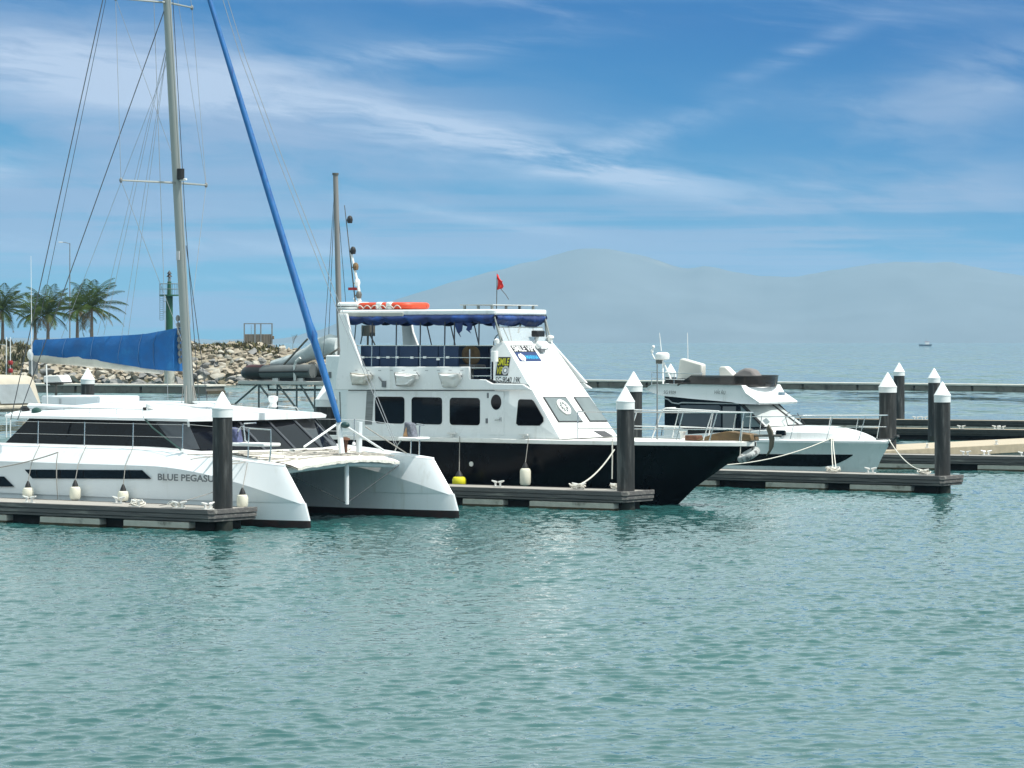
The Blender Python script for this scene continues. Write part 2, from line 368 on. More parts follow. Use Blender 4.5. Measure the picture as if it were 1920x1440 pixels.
# ------------------------------------------------------------------ the setting: water, mountains, breakwater
def build_water():
    m = bpy.data.materials.new('harbour water'); m.use_nodes = True
    t = m.node_tree; g = NT(t); p = t.nodes['Principled BSDF']
    co = g.n('ShaderNodeTexCoord').outputs['Object']
    def nz(sc, det, st=(1, 1, 1), rough=0.55, off=(0, 0, 0), rot=0.0):
        mp = g.n('ShaderNodeMapping', {0: co, 1: off, 2: (0, 0, rot), 3: st}).outputs[0]
        return g.n('ShaderNodeTexNoise', (mp, None, sc, det, rough)).outputs[0]
    big = nz(0.045, 3, (1, 0.7, 1))
    col = g.ramp(big, [(0.35, WATER_LO), (0.65, WATER_HI)])
    t.links.new(col, p.inputs['Base Color'])
    p.inputs['Roughness'].default_value = 0.03
    p.inputs['IOR'].default_value = 1.333
    # fine ripples everywhere; beyond the modelled waves larger ones too
    far = g.sstep(g.n('ShaderNodeSeparateXYZ', (co,)).outputs[1], 100.0, 128.0)
    a = nz(0.5, 2, (0.8, 1.0, 1), rot=R(12))
    b = nz(1.3, 3, (0.8, 1.1, 1), off=(3, 9, 0), rot=R(-14))
    c = nz(7.0, 2, (0.85, 1.0, 1), off=(7, 1, 0), rot=R(8))
    gust = g.n('ShaderNodeMapRange', (nz(0.012, 3, (0.35, 1, 1)), 0.35, 0.65, 0.35, 1.1)).outputs[0]
    h = g.m('ADD', g.m('MULTIPLY', g.m('ADD', g.m('MULTIPLY', a, 0.42), g.m('MULTIPLY', b, 0.16)), g.m('MULTIPLY', far, gust)), g.m('MULTIPLY', c, 0.010))
    bp = g.n('ShaderNodeBump', {'Strength': 1.0, 'Distance': WAVE, 'Height': h})
    # far off, where one pixel spans many waves, their tilt is spread directly over the normal
    n1 = g.n('ShaderNodeTexNoise', (g.n('ShaderNodeMapping', {0: co, 3: (0.9, 1.3, 1)}).outputs[0], None, 1.0, 2.0, 0.5)).outputs[1]
    n2 = g.n('ShaderNodeTexNoise', (g.n('ShaderNodeMapping', {0: co, 3: (0.16, 0.045, 1)}).outputs[0], None, 1.0, 4.0, 0.65)).outputs[1]
    v1 = g.n('ShaderNodeVectorMath', (g.n('ShaderNodeVectorMath', (n1, (0.5, 0.5, 0.5)), operation='SUBTRACT').outputs[0], (0.55, 0.75, 0.0)), operation='MULTIPLY').outputs[0]
    v2 = g.n('ShaderNodeVectorMath', (g.n('ShaderNodeVectorMath', (n2, (0.5, 0.54, 0.5)), operation='SUBTRACT').outputs[0], (0.3, 1.0, 0.0)), operation='MULTIPLY').outputs[0]
    vs = g.n('ShaderNodeVectorMath', (g.n('ShaderNodeVectorMath', (v1, v2), operation='ADD').outputs[0], (0, 0, 1)), operation='ADD').outputs[0]
    mixn = g.n('ShaderNodeMix', (far,), data_type='VECTOR')
    t.links.new(bp.outputs[0], mixn.inputs[4]); t.links.new(vs, mixn.inputs[5])
    nn = g.n('ShaderNodeVectorMath', (mixn.outputs[1],), operation='NORMALIZE').outputs[0]
    t.links.new(nn, p.inputs['Normal'])
    # wind waves of the harbour basin as real geometry
    rs = np.random.RandomState(3)
    X = np.linspace(-27, 27, 1261)
    ys = [22.0]
    while ys[-1] < 132: ys.append(ys[-1] + (0.037 + 0.05 * min(1, max(0, (ys[-1] - 35) / 70))))
    Yv = np.array(ys)
    gx_, gy_ = np.meshgrid(X, Yv)
    Z = np.zeros_like(gx_); DX = np.zeros_like(gx_); DY = np.zeros_like(gx_)
    for k in range(84):
        lam = math.exp(rs.uniform(math.log(0.145), math.log(0.62))) if k > 6 else rs.uniform(1.1, 3.0)
        th = R(-90 + 14) + rs.normal(0, 0.62)
        kk = 2 * math.pi / lam; am = SLOPE * (1.0 if lam < 0.9 else 0.55) / kk
        ph = kk * (math.cos(th) * gx_ + math.sin(th) * gy_) + rs.uniform(0, 6.283)
        Z += am * np.sin(ph); cc = 0.75 * am * np.cos(ph); DX += cc * math.cos(th); DY += cc * math.sin(th)
    lf = 0.5 * np.sin(gx_ * 0.21 + 0.6 * np.sin(gy_ * 0.09)) * np.sin(gy_ * 0.13 + 1.1 + 0.5 * np.sin(gx_ * .15)) + 0.5 * np.sin(gx_ * 0.43 - gy_ * 0.31 + 2.0)
    gain = 1.0 + 0.28 * lf
    edge = np.clip(np.minimum.reduce([(gx_ + 27) / 3, (27 - gx_) / 3, (gy_ - 22) / 2, (132 - gy_) / 10]), 0, 1)
    w = gain * edge
    P = np.stack([gx_ + DX * w, gy_ + DY * w, Z * w], -1).reshape(-1, 3)
    ny, nx = gx_.shape
    idx = np.arange(ny * nx).reshape(ny, nx)
    q = np.stack([idx[:-1, :-1], idx[:-1, 1:], idx[1:, 1:], idx[1:, :-1]], -1).reshape(-1, 4)
    S, T, y0, y1 = 12500.0, 10600.0, float(Yv[0]), float(Yv[-1])
    ex = np.array([(-S, -400, 0), (S, -400, 0), (S, y0, 0), (-S, y0, 0), (-27, y0, 0), (27, y0, 0), (-27, y1, 0), (27, y1, 0), (-S, y1, 0), (S, y1, 0), (-S, T, 0), (S, T, 0)], float)
    n0 = len(P); P = np.concatenate([P, ex])
    q = np.concatenate([q, n0 + np.array([(0, 1, 2, 3), (3, 4, 6, 8), (5, 2, 9, 7), (8, 9, 11, 10)])])
    me = bpy.data.meshes.new('water')
    me.vertices.add(len(P)); me.vertices.foreach_set('co', P.astype(np.float32).ravel())
    me.loops.add(q.size); me.loops.foreach_set('vertex_index', q.astype(np.int32).ravel())
    me.polygons.add(len(q)); me.polygons.foreach_set('loop_start', np.arange(0, q.size, 4, dtype=np.int32)); me.polygons.foreach_set('loop_total', np.full(len(q), 4, dtype=np.int32))
    me.polygons.foreach_set('use_smooth', np.ones(len(q), dtype=bool))
    me.update(calc_edges=True); me.materials.append(m)
    o = bpy.data.objects.new('water', me); COL.objects.link(o); tag(o, kind='structure')
SLOPE = 0.0240
WATER_LO, WATER_HI, WAVE = (0.018, 0.076, 0.075), (0.024, 0.090, 0.088), 0.9
build_water()

from mathutils import noise
RIDGE = [(-900, 641), (520, 641), (600, 622), (660, 592), (700, 575), (750, 558), (850, 527), (920, 508), (1000, 488), (1060, 471), (1105, 463), (1150, 467), (1210, 479), (1260, 496), (1285, 503),
         (1320, 497), (1370, 507), (1430, 517), (1500, 517), (1560, 505), (1640, 493), (1700, 490), (1790, 491), (1850, 504), (1920, 516), (2100, 525), (2400, 560), (3000, 590)]
def build_mountains():
    D = 9000.0
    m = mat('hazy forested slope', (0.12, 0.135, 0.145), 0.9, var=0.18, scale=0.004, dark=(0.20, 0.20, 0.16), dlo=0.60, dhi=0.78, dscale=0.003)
    rows = []
    for i in range(261):
        px = -900 + 15 * i
        for a, b in zip(RIDGE, RIDGE[1:]):
            if a[0] <= px <= b[0]: py = lerp(a[1], b[1], (px - a[0]) / (b[0] - a[0])); break
        X = gx(px, D); H = EYE + (640 - py) / FPX * D
        row = []
        for j in range(25):
            v = j / 24
            dep = D - 1300 + 2600 * v
            k = (v / 0.5) if v <= 0.5 else (1 - v) / 0.5
            k = max(0.0, k) ** 0.85
            nzv = noise.fractal(Vector((X * 0.0022, dep * 0.0022, 1.7)), 1.0, 2.0, 5)
            z = H * k + 26 * nzv * (k * (1 - k) * 4)
            if v == 0.5: z = H + 4 * noise.noise(Vector((X * 0.02, 0, 0)))
            row.append((X * dep / D, dep, z - 2 if 0 < v < 1 else -2))
        rows.append(row)
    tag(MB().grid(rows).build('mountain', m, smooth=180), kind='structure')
build_mountains()

def build_haze():
    m = bpy.data.materials.new('sea haze'); m.use_nodes = True
    t = m.node_tree
    for n in list(t.nodes):
        if n.type == 'BSDF_PRINCIPLED': t.nodes.remove(n)
    g = NT(t)
    v = g.n('ShaderNodeVolumePrincipled', {'Color': (*HAZE_COL, 1), 'Density': HAZE_DENS, 'Anisotropy': 0.0})
    out = [n for n in t.nodes if n.type == 'OUTPUT_MATERIAL'][0]
    t.links.new(v.outputs[0], out.inputs['Volume'])
    tag(MB().box(-13000, 13000, -600, 10900, -3.2, 290).build('haze', m, smooth=None), kind='stuff')
HAZE_COL, HAZE_DENS = (0.41, 0.69, 0.94), 0.78 / 9000
build_haze()

# breakwater: a rubble mound, grass on its crest, boulders on its face
BW_M = mat('earth and rubble mound', (0.27, 0.235, 0.175), 0.95, var=0.3, scale=0.8, bump=0.6, bscale=3, dark=(0.06, 0.06, 0.025), dlo=0.45, dhi=0.65, dscale=0.5)
def bw_top(X):
    """crest height along the breakwater"""
    px = 960 + X / 340 * FPX
    z = 4.25 if px < 440 else lerp(4.25, 3.25, min(1, (px - 440) / 200))
    if px > 640: z = lerp(3.25, -0.6, min(1, (px - 640) / 80))
    return z + 0.25 * noise.noise(Vector((X * 0.35, 3.3, 0)))
def build_breakwater():
    rows = []
    for i in range(111):
        X = -70 + 58 * i / 110
        t = bw_top(X)
        row = []
        for (dy, k) in ((326, -0.25), (329, 0.0), (333, 0.42), (338, 0.93), (341, 1.0), (350, 1.03), (380, 1.0), (430, -0.3)):
            z = t * k if k > 0 else -0.8
            row.append((X * (dy / 338) ** 0.5, dy + 0.6 * noise.noise(Vector((X * 0.5, k * 3, 1))), z + 0.18 * noise.noise(Vector((X, dy, 2))) - 0.25))
        rows.append(row)
    tag(MB().grid(rows).build('breakwater', BW_M, smooth=50), 'rubble mound breakwater with grassy crest behind the catamaran', 'breakwater')
build_breakwater()
ROCKM = [mat('pale limestone', (0.43, 0.40, 0.335), 0.9, var=0.18, scale=1.5, bump=0.6, bscale=4, dark=(0.24, 0.19, 0.13), dlo=0.5, dhi=0.7),
         mat('warm granite', (0.37, 0.315, 0.24), 0.9, var=0.2, scale=1.5, bump=0.6, bscale=4, dark=(0.18, 0.14, 0.10), dlo=0.5, dhi=0.7),
         mat('grey granite', (0.22, 0.215, 0.205), 0.9, var=0.2, scale=1.5, bump=0.6, bscale=4, dark=(0.10, 0.10, 0.09), dlo=0.5, dhi=0.7)]
def rock_mesh(seed, m):
    rnd = random.Random(seed)
    b = bmesh.new(); bmesh.ops.create_icosphere(b, subdivisions=3, radius=0.5)
    pl = [(Vector((rnd.gauss(0, 1), rnd.gauss(0, 1), rnd.gauss(0, 1))).normalized(), rnd.uniform(0.15, 0.36)) for _ in range(9)]
    for v in b.verts:
        for n, d in pl:
            k = v.co.dot(n)
            if k > d: v.co -= n * (k - d)
        v.co += v.co.normalized() * 0.05 * noise.noise(v.co * 3.0 + Vector((seed, 0, 0)))
        v.co.z *= 0.72
    me = bpy.data.meshes.new('boulder'); b.to_mesh(me); b.free()
    me.materials.append(m); me.polygons.foreach_set('use_smooth', [True] * len(me.polygons)); me.set_sharp_from_angle(angle=R(28))
    return me
def build_boulders():
    rnd = random.Random(11)
    meshes = [[rock_mesh(10 * k + i, m) for i in range(5)] for k, m in enumerate(ROCKM)]
    spots = []
    for r in range(15):
        k = 0.01 + 0.98 * r / 14; dy = 328.5 + 10.9 * k
        X = -50.5
        while X < -13.5:
            s = rnd.choice((rnd.uniform(0.45, 0.8), rnd.uniform(0.7, 1.2), rnd.uniform(0.9, 1.6))) * (1.0 if r < 10 else 0.75)
            spots.append((s, X + rnd.uniform(-.25, .25), dy + rnd.uniform(-.5, .3), k + rnd.uniform(-.03, .03), r)); X += s * rnd.uniform(0.70, 0.98)
    spots = sorted([q for q in spots if bw_top(q[1]) > 0.6], reverse=True)
    rest = MB()
    for n, (s, X, Y, k, r) in enumerate(spots):
        t = bw_top(X)
        kind = 2 if (r < 2 or rnd.random() < 0.28) else (0 if rnd.random() < 0.6 else 1)
        me = rnd.choice(meshes[kind])
        loc = Vector((X, Y, t * k - 0.02)); sc = (s * rnd.uniform(1, 1.45), s, s * rnd.uniform(0.75, 1.0)); ro = (rnd.uniform(-.5, .5), rnd.uniform(-.4, .4), rnd.uniform(0, 6.28))
        if n < 296:
            o = bpy.data.objects.new('boulder', me); COL.objects.link(o); o.location = loc; o.scale = sc; o.rotation_euler = ro
            tag(o, ('pale cream boulder', 'tan boulder', 'dark grey boulder')[kind] + ' on the sea face of the rubble breakwater', 'boulder', ('pale', 'tan', 'grey')[kind] + ' boulders of the breakwater')
        else:
            from mathutils import Euler
            M_ = Matrix.LocRotScale(loc, Euler(ro), Vector(sc))
            rest.add([M_ @ v.co for v in me.vertices], [tuple(p.vertices) for p in me.polygons])
    tag(rest.build('rubble', ROCKM[1], smooth=28, normals=False), 'smaller rubble stones filling between the breakwater boulders', 'rubble', kind='stuff')
build_boulders()
SCRUB = mat('dry scrub leaves', (0.075, 0.075, 0.025), 0.9, var=0.5, scale=1.2, dark=(0.19, 0.145, 0.06), dlo=0.45, dhi=0.65, dscale=0.8)
def build_scrub():
    rnd = random.Random(5); mb = MB()
    for i in range(900):
        X = rnd.uniform(-68, -20)
        if X < -50.3: k = rnd.uniform(0.1, 1.0)
        else: k = 1.0 - abs(rnd.gauss(0, 0.10))
        if X > -24.5: continue
        Y = 329.5 + 9.5 * k + rnd.uniform(-.3, 2.5 if k > 0.9 else 0.3); z = bw_top(X) * k
        h = rnd.uniform(0.25, 0.75) * (1.5 if X < -50.3 else 0.8)
        for j in range(9):
            a = rnd.uniform(0, 6.28); l = h * rnd.uniform(.6, 1.1); w = rnd.uniform(.04, .12)
            d = Vector((math.cos(a) * .6, math.sin(a) * .6, 1)).normalized() * l; s = Vector((-math.sin(a), math.cos(a), 0)) * w
            b = Vector((X + rnd.uniform(-.4, .4), Y + rnd.uniform(-.3, .3), z - .1))
            mb.add([b - s, b + s, b + d * .7 + s * .8, b + d, b + d * .7 - s * .8], [(0, 1, 2, 3, 4)])
    tag(mb.build('scrub', SCRUB, smooth=None, normals=False), 'dry grass and scrub growing over the breakwater crest', 'scrub', kind='stuff')
build_scrub()

# palms on the shore behind the breakwater
FROND = mat('palm frond green', (0.054, 0.088, 0.014), 0.9, spec=0.1, var=0.35, scale=0.9, dark=(0.10, 0.115, 0.03), dlo=0.5, dhi=0.7, dscale=0.7)
FROND2 = mat('dry palm frond', (0.15, 0.12, 0.05), 0.8, var=0.3, scale=1.0)
PTRUNK = mat('palm trunk bark', (0.15, 0.125, 0.10), 0.9, var=0.2, scale=3, stretch=(1, 1, 6), bump=0.5)
def frond(mb, rnd, az, e0, L, wind):
    pts = []; p = Vector((0, 0, 0)); e = e0; n = 12
    for i in range(n + 1):
        pts.append(p.copy())
        d = Vector((math.cos(az) * math.cos(e), math.sin(az) * math.cos(e), math.sin(e))) + Vector((wind * i / n, 0, 0))
        p = p + d.normalized() * (L / n); e -= (0.055 + 0.125 * i / n)
    mb.tube(pts, 0.045, 4, 0.012)
    for i in range(2, n + 1):
        for q in (0, 0.5):
            a = pts[i - 1].lerp(pts[i], q); dr = (pts[i] - pts[i - 1]).normalized()
            sd = dr.cross(Vector((0, 0, 1)));
            if sd.length < .05: continue
            sd.normalize(); f = (i - 1 + q) / n
            ll = L * 0.27 * math.sin(math.pi * (0.12 + 0.83 * f)) * rnd.uniform(.8, 1.15)
            for sg in (-1, 1):
                t = a + (sd * sg * 0.75 + dr * 0.62 + Vector((wind * .3, 0, -0.42))).normalized() * ll
                w = dr * 0.042; mid = a.lerp(t, .5) + Vector((0, 0, .05))
                mb.add([a - w * .5, a + w * .5, mid + w, t, mid - w], [(0, 1, 2, 3, 4)])
def palm(px, ptop, pbase, Y, seed, label, nf=24, L=2.9, lean=0.0):
    rnd = random.Random(seed)
    b = at(px, pbase, Y); c = at(px, ptop, Y)
    root = thing('palm_tree', label, 'palm tree', (b.x, Y, b.z - 0.5), 0, 'palms on the shore behind the breakwater')
    H = c.z - b.z + 0.5
    tr = [(lean * (i / 8) ** 2 * H, 0, H * i / 8) for i in range(9)]
    MB().tube(tr, 0.21, 8, 0.13).build('trunk', PTRUNK, root)
    top = Matrix.Translation(Vector(tr[-1]))
    mb = MB(); md = MB()
    for i in range(nf):
        az = i * 2.399 + rnd.uniform(-.3, .3); k = i / nf
        frond(mb, rnd, az, R(lerp(84, -12, k ** 1.15)) + rnd.uniform(-.1, .1), L * rnd.uniform(.85, 1.1), 0.35)
    for i in range(4):
        frond(md, rnd, rnd.uniform(0, 6.28), R(rnd.uniform(-40, -5)), L * rnd.uniform(.6, .85), 0.2)
    mb.move(top).build('crown', FROND, root, smooth=None, normals=False)
    md.move(top).build('dry_fronds', FROND2, root, smooth=None, normals=False)
palm(5, 582, 634, 352, 1, 'palm tree cut by the left edge of the photo', L=3.9, lean=-0.0)
palm(66, 590, 634, 362, 2, 'shorter palm tree half hidden behind the thick-crowned one', L=3.2, nf=18)
palm(90, 588, 632, 350, 3, 'thick-crowned palm tree next to the tall lamp post', L=4.1, nf=25)
palm(145, 581, 632, 358, 4, 'slim palm tree leaning behind its taller right neighbour', L=3.2, nf=17)
palm(172, 578, 630, 349, 5, 'tall palm tree with long fronds blown to the right, nearest the green beacon', L=4.3, nf=23)

def lamp_post():
    Y = 356; b = at(131, 634, Y)
    r = thing('street_lamp', 'tall thin lamp post with a short arm among the palms', 'street lamp', (b.x, Y, b.z - .4))
    H = at(131, 456, Y).z - b.z + .4
    MB().tube([(0, 0, 0), (0, 0, H)], 0.085, 8, 0.05).build('pole', GREYST, r)
    MB().tube([(0, 0, H - .05), (-.5, 0, H + .08), (-.9, 0, H + .12)], 0.035, 6).build('arm', GREYST, r)
    MB().box(-1.25, -.8, -.09, .09, H + .06, H + .16).build('lamp_head', PLASTW, r, bevel=.02)
lamp_post()

def beacon():
    Y = 327; b = at(317.5, 722, Y)
    r = thing('beacon_tower', 'green harbour beacon with railed platform standing behind the sail cover', 'beacon', (b.x, Y, -0.4))
    z = lambda py: EYE - (py - 640) / FPX * Y + 0.4
    MB().tube([(0, 0, 0), (0, 0, z(690))], .52, 16).build('base_column', CONC, r)
    MB().tube([(0, 0, z(690)), (0, 0, z(553))], .36, 16).build('column', GREENP, r)
    MB().lathe([(1.03, z(555)), (1.03, z(552.5))], n=20).build('platform', GREENP, r)
    mb = MB()
    for k in range(14):
        a = 6.283 * k / 14; x, y = math.cos(a), math.sin(a)
        mb.tube([(x, y, z(553)), (x, y, z(532))], .022, 4)
    for zz in (532, 542):
        mb.tube([(math.cos(6.283 * k / 20), math.sin(6.283 * k / 20), z(zz)) for k in range(21)], .026, 4)
    mb.build('railing', GREYST, r)
    mb = MB()
    for x in (-.95, -.6): mb.tube([(x, -.2, z(600)), (x, -.2, z(553))], .025, 4)
    for k in range(12): mb.tube([(-.95, -.2, z(600 - 4 * k)), (-.6, -.2, z(600 - 4 * k))], .02, 4)
    for zz in (565, 585): mb.tube([(-.6, -.2, z(zz)), (0, 0, z(zz))], .025, 4)
    mb.build('ladder', GREYST, r)
    MB().tube([(0, 0, z(553)), (0, 0, z(528))], .24, 12, .2).build('lantern_post', GREENP, r)
    MB().lathe([(.14, z(528)), (.17, z(526)), (.17, z(522)), (.12, z(520))], n=12).build('lantern', CLEARV, r)
    MB().lathe([(.06, z(520)), (.30, z(519)), (.10, z(514)), (.26, z(513.5)), (.02, z(507))], n=12).build('top_mark', LETB, r)
beacon()

def gate_frame():
    Y = 344; b = at(458, 648, Y); s = Y / FPX
    r = thing('fence_panel', 'weathered steel frame with corrugated lower panel on the breakwater crest', 'fence', (b.x, Y, b.z))
    H = 42 * s
    for dx, w in ((0, 1.1), (20, 1.4), (31, 1.2), (52, 1.2)):
        MB().box(dx * s - w * s, dx * s + w * s, -.07, .07, 0, H).build('post', GREYST, r)
    MB().box(13 * s - .02, 13 * s + .02, -.03, .03, 0, H - .2).build('post', GREYST, r)
    MB().box(0, 52 * s, -.05, .05, H - .1, H).build('top_rail', GREYST, r)
    pm = mat('corrugated panel', (0.24, 0.21, 0.17), 0.8, var=0.3, scale=2, stretch=(8, 1, .3))
    rows = [[(x * s * .5, .04 * math.sin(x * 1.9), z) for x in range(2, 103)] for z in (0.05, 18 * s + .2)]
    MB().grid(rows).build('corrugated_panel', pm, r)
    MB().box(53 * s, 56 * s, -.15, .15, 12 * s, 18 * s).build('switch_box', BROWN, r, bevel=.02)
gate_frame()
def bare_bush():
    Y = 346; b = at(549, 652, Y); rnd = random.Random(3)
    mb = MB()
    def br(p, d, l, r, k):
        e = p + d * l; mb.tube([p, p.lerp(e, .5) + Vector((rnd.uniform(-.05, .05), 0, 0)), e], r, 4, r * .5)
        if k:
            for _ in range(3):
                br(p.lerp(e, rnd.uniform(.5, 1)), (d + Vector((rnd.uniform(-.8, .8), rnd.uniform(-.8, .8), rnd.uniform(-.1, .5)))).normalized(), l * .66, r * .55, k - 1)
    br(Vector(b), Vector((.1, 0, 1)), 0.75, .035, 4)
    tag(mb.build('bush', mat('bare grey twigs', (0.16, 0.14, 0.11), .9)), 'bare leafless bush on the end of the breakwater', 'bush')
bare_bush()

# low pontoons in front of the breakwater
def long_pontoon(label, xa, ya, xb, yb, h, w):
    d = Vector((xb - xa, yb - ya, 0)); L = d.length; rz = math.atan2(d.y, d.x)
    r = thing('pontoon', label, 'pontoon', (xa, ya, 0), rz)
    MB().box(0, L, 0, w, h - .16, h).build('deck', mat('pale pontoon deck', (0.58, 0.55, 0.48), .85, var=.12, scale=1.5), r, bevel=.02)
    n = max(2, int(L / 6)); g = L / n
    for i in range(n):
        MB().box(i * g + .12, (i + 1) * g - .12, .08, w - .08, -.5, h - .164).build('float', CONC2, r, bevel=.04)
    MB().box(.02, L - .02, .12, w - .12, -.4, .22).build('keel_beam', ALGAE, r)
CONC2 = mat('weathered dark concrete', (0.155, 0.145, 0.12), 0.9, var=0.2, scale=1.2, dark=(0.05, 0.045, 0.035), dlo=0.5, dhi=0.7, dscale=.8)
long_pontoon('long low pontoon in front of the breakwater rocks', gx(20, 284), 284, gx(388, 275), 275, .76, 3.2)
long_pontoon('long low pontoon crossing the open water behind the motor yacht', gx(1030, 322), 322, gx(2050, 279), 279, .66, 2.2)

# ------------------------------------------------------------------ the sailing catamaran
CF = Frame(-3.1, 79.3, -37.0)
def build_catamaran():
    r = thing('catamaran', 'white sailing catamaran with blue sail cover and black cabin windows, moored in front', 'catamaran', (CF.ox, CF.oy, 0), CF.rz)
    HB, HW = 2.9, 0.80           # hull centre offset and half width
    xs = -13.6
    def one_hull(sg):
        rows = []
        N = 40
        # outer side, chamfer, deck edge, inner side ... each row: z, half width, bow x
        def row(zf, wf, bow, L, p, side):
            out = []
            for i in range(N + 1):
                s = 1 - (1 - i / N) ** 1.7
                x = xs + (bow - xs) * s
                k = min(1.0, max(0.0, (bow - x) / L)) ** p
                out.append((x, sg * HB + side * wf(x) * k, zf(x)))
            return out
        crease = lambda x: 1.42 - 0.85 * max(0.0, min(1.0, (x + 4.6) / 4.4)) ** 1.7
        deck = lambda x: 1.80 - 0.34 * max(0.0, min(1.0, (x + 5.5) / 4.7)) ** 1.5
        mb = MB(); boot = MB()
        for side in (-1, 1):
            rs = [row(lambda x: -.9, lambda x: .10, -0.1, 6.0, .8, side), row(lambda x: -.1, lambda x: .60, 0.02, 5.0, .62, side), row(lambda x: .18, lambda x: .66, 0.0, 5.0, .60, side)]
            boot.grid(rs)
            ts = [row(lambda x: .18, lambda x: .665, 0.0, 5.0, .60, side), row(lambda x: .60, lambda x: .69, -.14, 4.8, .58, side),
                  row(lambda x: .603, lambda x: .735, -.15, 4.8, .58, side), row(crease, lambda x: .78, -.16, 4.6, .56, side),
                  row(deck, lambda x: .50 if side == sg else .72, -.80, 4.2, .56, side)]
            mb.grid(ts)
            # raised toe rail lip then the flat deck
            t2 = [ts[-1], [(x, y, z + .012) for x, y, z in ts[-1]], [(x, sg * HB + (y - sg * HB) * .9, z + .035) for x, y, z in ts[-1]], [(x, sg * HB, z + .06) for x, y, z in ts[-1]]]
            mb.grid(t2)
        mb.box(xs - .02, xs + .05, sg * HB - .6, sg * HB + .6, .2, 1.75)
        h = mb.build('hull', CATW, r, smooth=15)
        boot.build('antifouling', BOOT, h, smooth=30)
        return h, crease, deck
    hn, crease, deck = one_hull(-1)
    one_hull(1)
    yo = -HB - .80
    # long dark hull windows, lettering
    for pts in ([(45.5, 880.5), (265, 881.5), (282.5, 898), (60, 897)], [(-60, 893), (6, 893.5), (25, 912.5), (-60, 912)]):
        MB().prism(CF.poly(pts, yo), yo + .03, yo + .012).build('hull_window', GLASSB, r, smooth=None)
    a = CF.y(296, 900.5, yo + .01); b = CF.y(410, 903, yo + .01)
    lettering('name_lettering', 'BLUE PEGASUS', b[0] - a[0], .17, (a[0], yo + .006, a[1]), (1, 0, 0), (0, 0, 1), LETG, r, .002, bold=.03)
    # coachroof: dark glazed cabin side, sloped front
    yb, yt = 2.62, 2.42
    fb = CF.y(381, 843, -yb)[0]; ft = CF.y(349, 789, -yt)[0]
    z0, z1 = 1.72, 2.53
    ab, atp = -10.9, -10.0
    cab = MB()
    fbm, ftm = fb + .75, ft + .45          # the front bows forward at the centreline
    bot = [(ab, -yb, z0), (fb, -yb, z0), (fbm, -1.1, z0), (fbm, 1.1, z0), (fb, yb, z0), (ab, yb, z0)]
    top = [(atp, -yt, z1), (ft, -yt, z1), (ftm, -1.0, z1), (ftm, 1.0, z1), (ft, yt, z1), (atp, yt, z1)]
    cab.add(bot + top, [tuple(range(6)), tuple(range(11, 5, -1))] + [(i, (i + 1) % 6, 6 + (i + 1) % 6, 6 + i) for i in range(6)])
    cb = cab.build('cabin', GLASSB, r, smooth=None)
    def on_side(px, py, sg=-1):
        # a point on the sloping cabin side
        p = CF.y3(px, py, sg * 2.5); k = (p[2] - z0) / (z1 - z0)
        return Vector((p[0], sg * (lerp(yb, yt, k) + .012), p[2]))
    for sg in (-1, 1):
        q = [on_side(290, 792), on_side(348, 791), on_side(380, 842), on_side(338, 842.5)]
        if sg > 0: q = [Vector((v.x + .05, -v.y, v.z)) for v in q]
        mb = MB(); e = Vector((0, -sg * .02, 0))
        mb.add(q + [v + e for v in q], [(0, 1, 2, 3), (7, 6, 5, 4), (0, 4, 5, 1), (1, 5, 6, 2), (2, 6, 7, 3), (3, 7, 4, 0)])
        mb.build('corner_pane_reflection', GLASSD, cb, smooth=None)  # paler glass: the reflection on this pane is put into its colour
    for yy in (-1.05, 1.05, 0.05):
        MB().tube([(fbm + .01, yy * 1.05, z0), (ftm + .012, yy, z1)], .035, 6).build('windscreen_mullion', GLASSD, cb)
    q = [Vector((fb + .02, 2.55, z0 + .01)), Vector((fb + .30, 2.05, z0 + .01)), Vector((ft + .16, 1.95, z1)), Vector((ft + .02, 2.38, z1))]
    mb = MB(); e = Vector((.015, .01, 0)); mb.add([v + e for v in q] + [v - e for v in q], [(0, 1, 2, 3), (7, 6, 5, 4), (0, 4, 5, 1), (1, 5, 6, 2), (2, 6, 7, 3), (3, 7, 4, 0)])
    mb.build('corner_pane_reflection', GLASSD, cb, smooth=None)  # same paler glass, reflection painted in at the far corner
    MB().tube([on_side(349, 789), on_side(353, 800)], .03, 6).build('window_post', CATW, cb)
    # side of the deck house below the glass and the bridge deck
    MB().prism([(-11.6, -2.2), (-5.0, -2.2), (-4.3, -1.4), (-4.3, 1.4), (-5.0, 2.2), (-11.6, 2.2)], .95, 1.745, 'z').build('bridge_deck', CATW, r)
    MB().prism([(-11.8, -2.7), (fb + .15, -2.7), (fbm + .1, -1.2), (fbm + .1, 1.2), (fb + .15, 2.7), (-11.8, 2.7)], 1.735, 1.775, 'z').build('side_deck', DECKW, r)
    # roof
    rows = []
    rx0 = -10.7; rf = CF.y(351, 786, -2.68)[0]
    for i in range(15):
        u = i / 14
        rowt = []
        for j in range(17):
            v = -1 + 2 * j / 16
            y = 2.68 * v
            xf = rf + .42 * (1 - v * v)
            x = lerp(rx0, xf, u)
            crown = .30 * (1 - abs(v) ** 2.4) * min(1, 1.7 * (1 - u) + .12) * min(1, .35 + u * 2.2)
            zz = 2.64 + crown - .07 * max(0, abs(v) - .85) / .15
            rowt.append((x, y, zz))
        rows.append(rowt)
    mb = MB(); mb.grid(rows); mb.grid([[(x, y * .985, 2.50 if True else z) for x, y, z in rw] for rw in rows])
    edge = [rw[0] for rw in rows] + rows[-1][1:] + [rw[-1] for rw in rows[::-1]][1:] + rows[0][::-1][1:]
    mb.grid([[(x, y, z) for x, y, z in edge], [(x, y * .985, 2.50) for x, y, z in edge]])
    rfo = mb.build('roof', CATW, r, smooth=35)
    hr = MB(); 
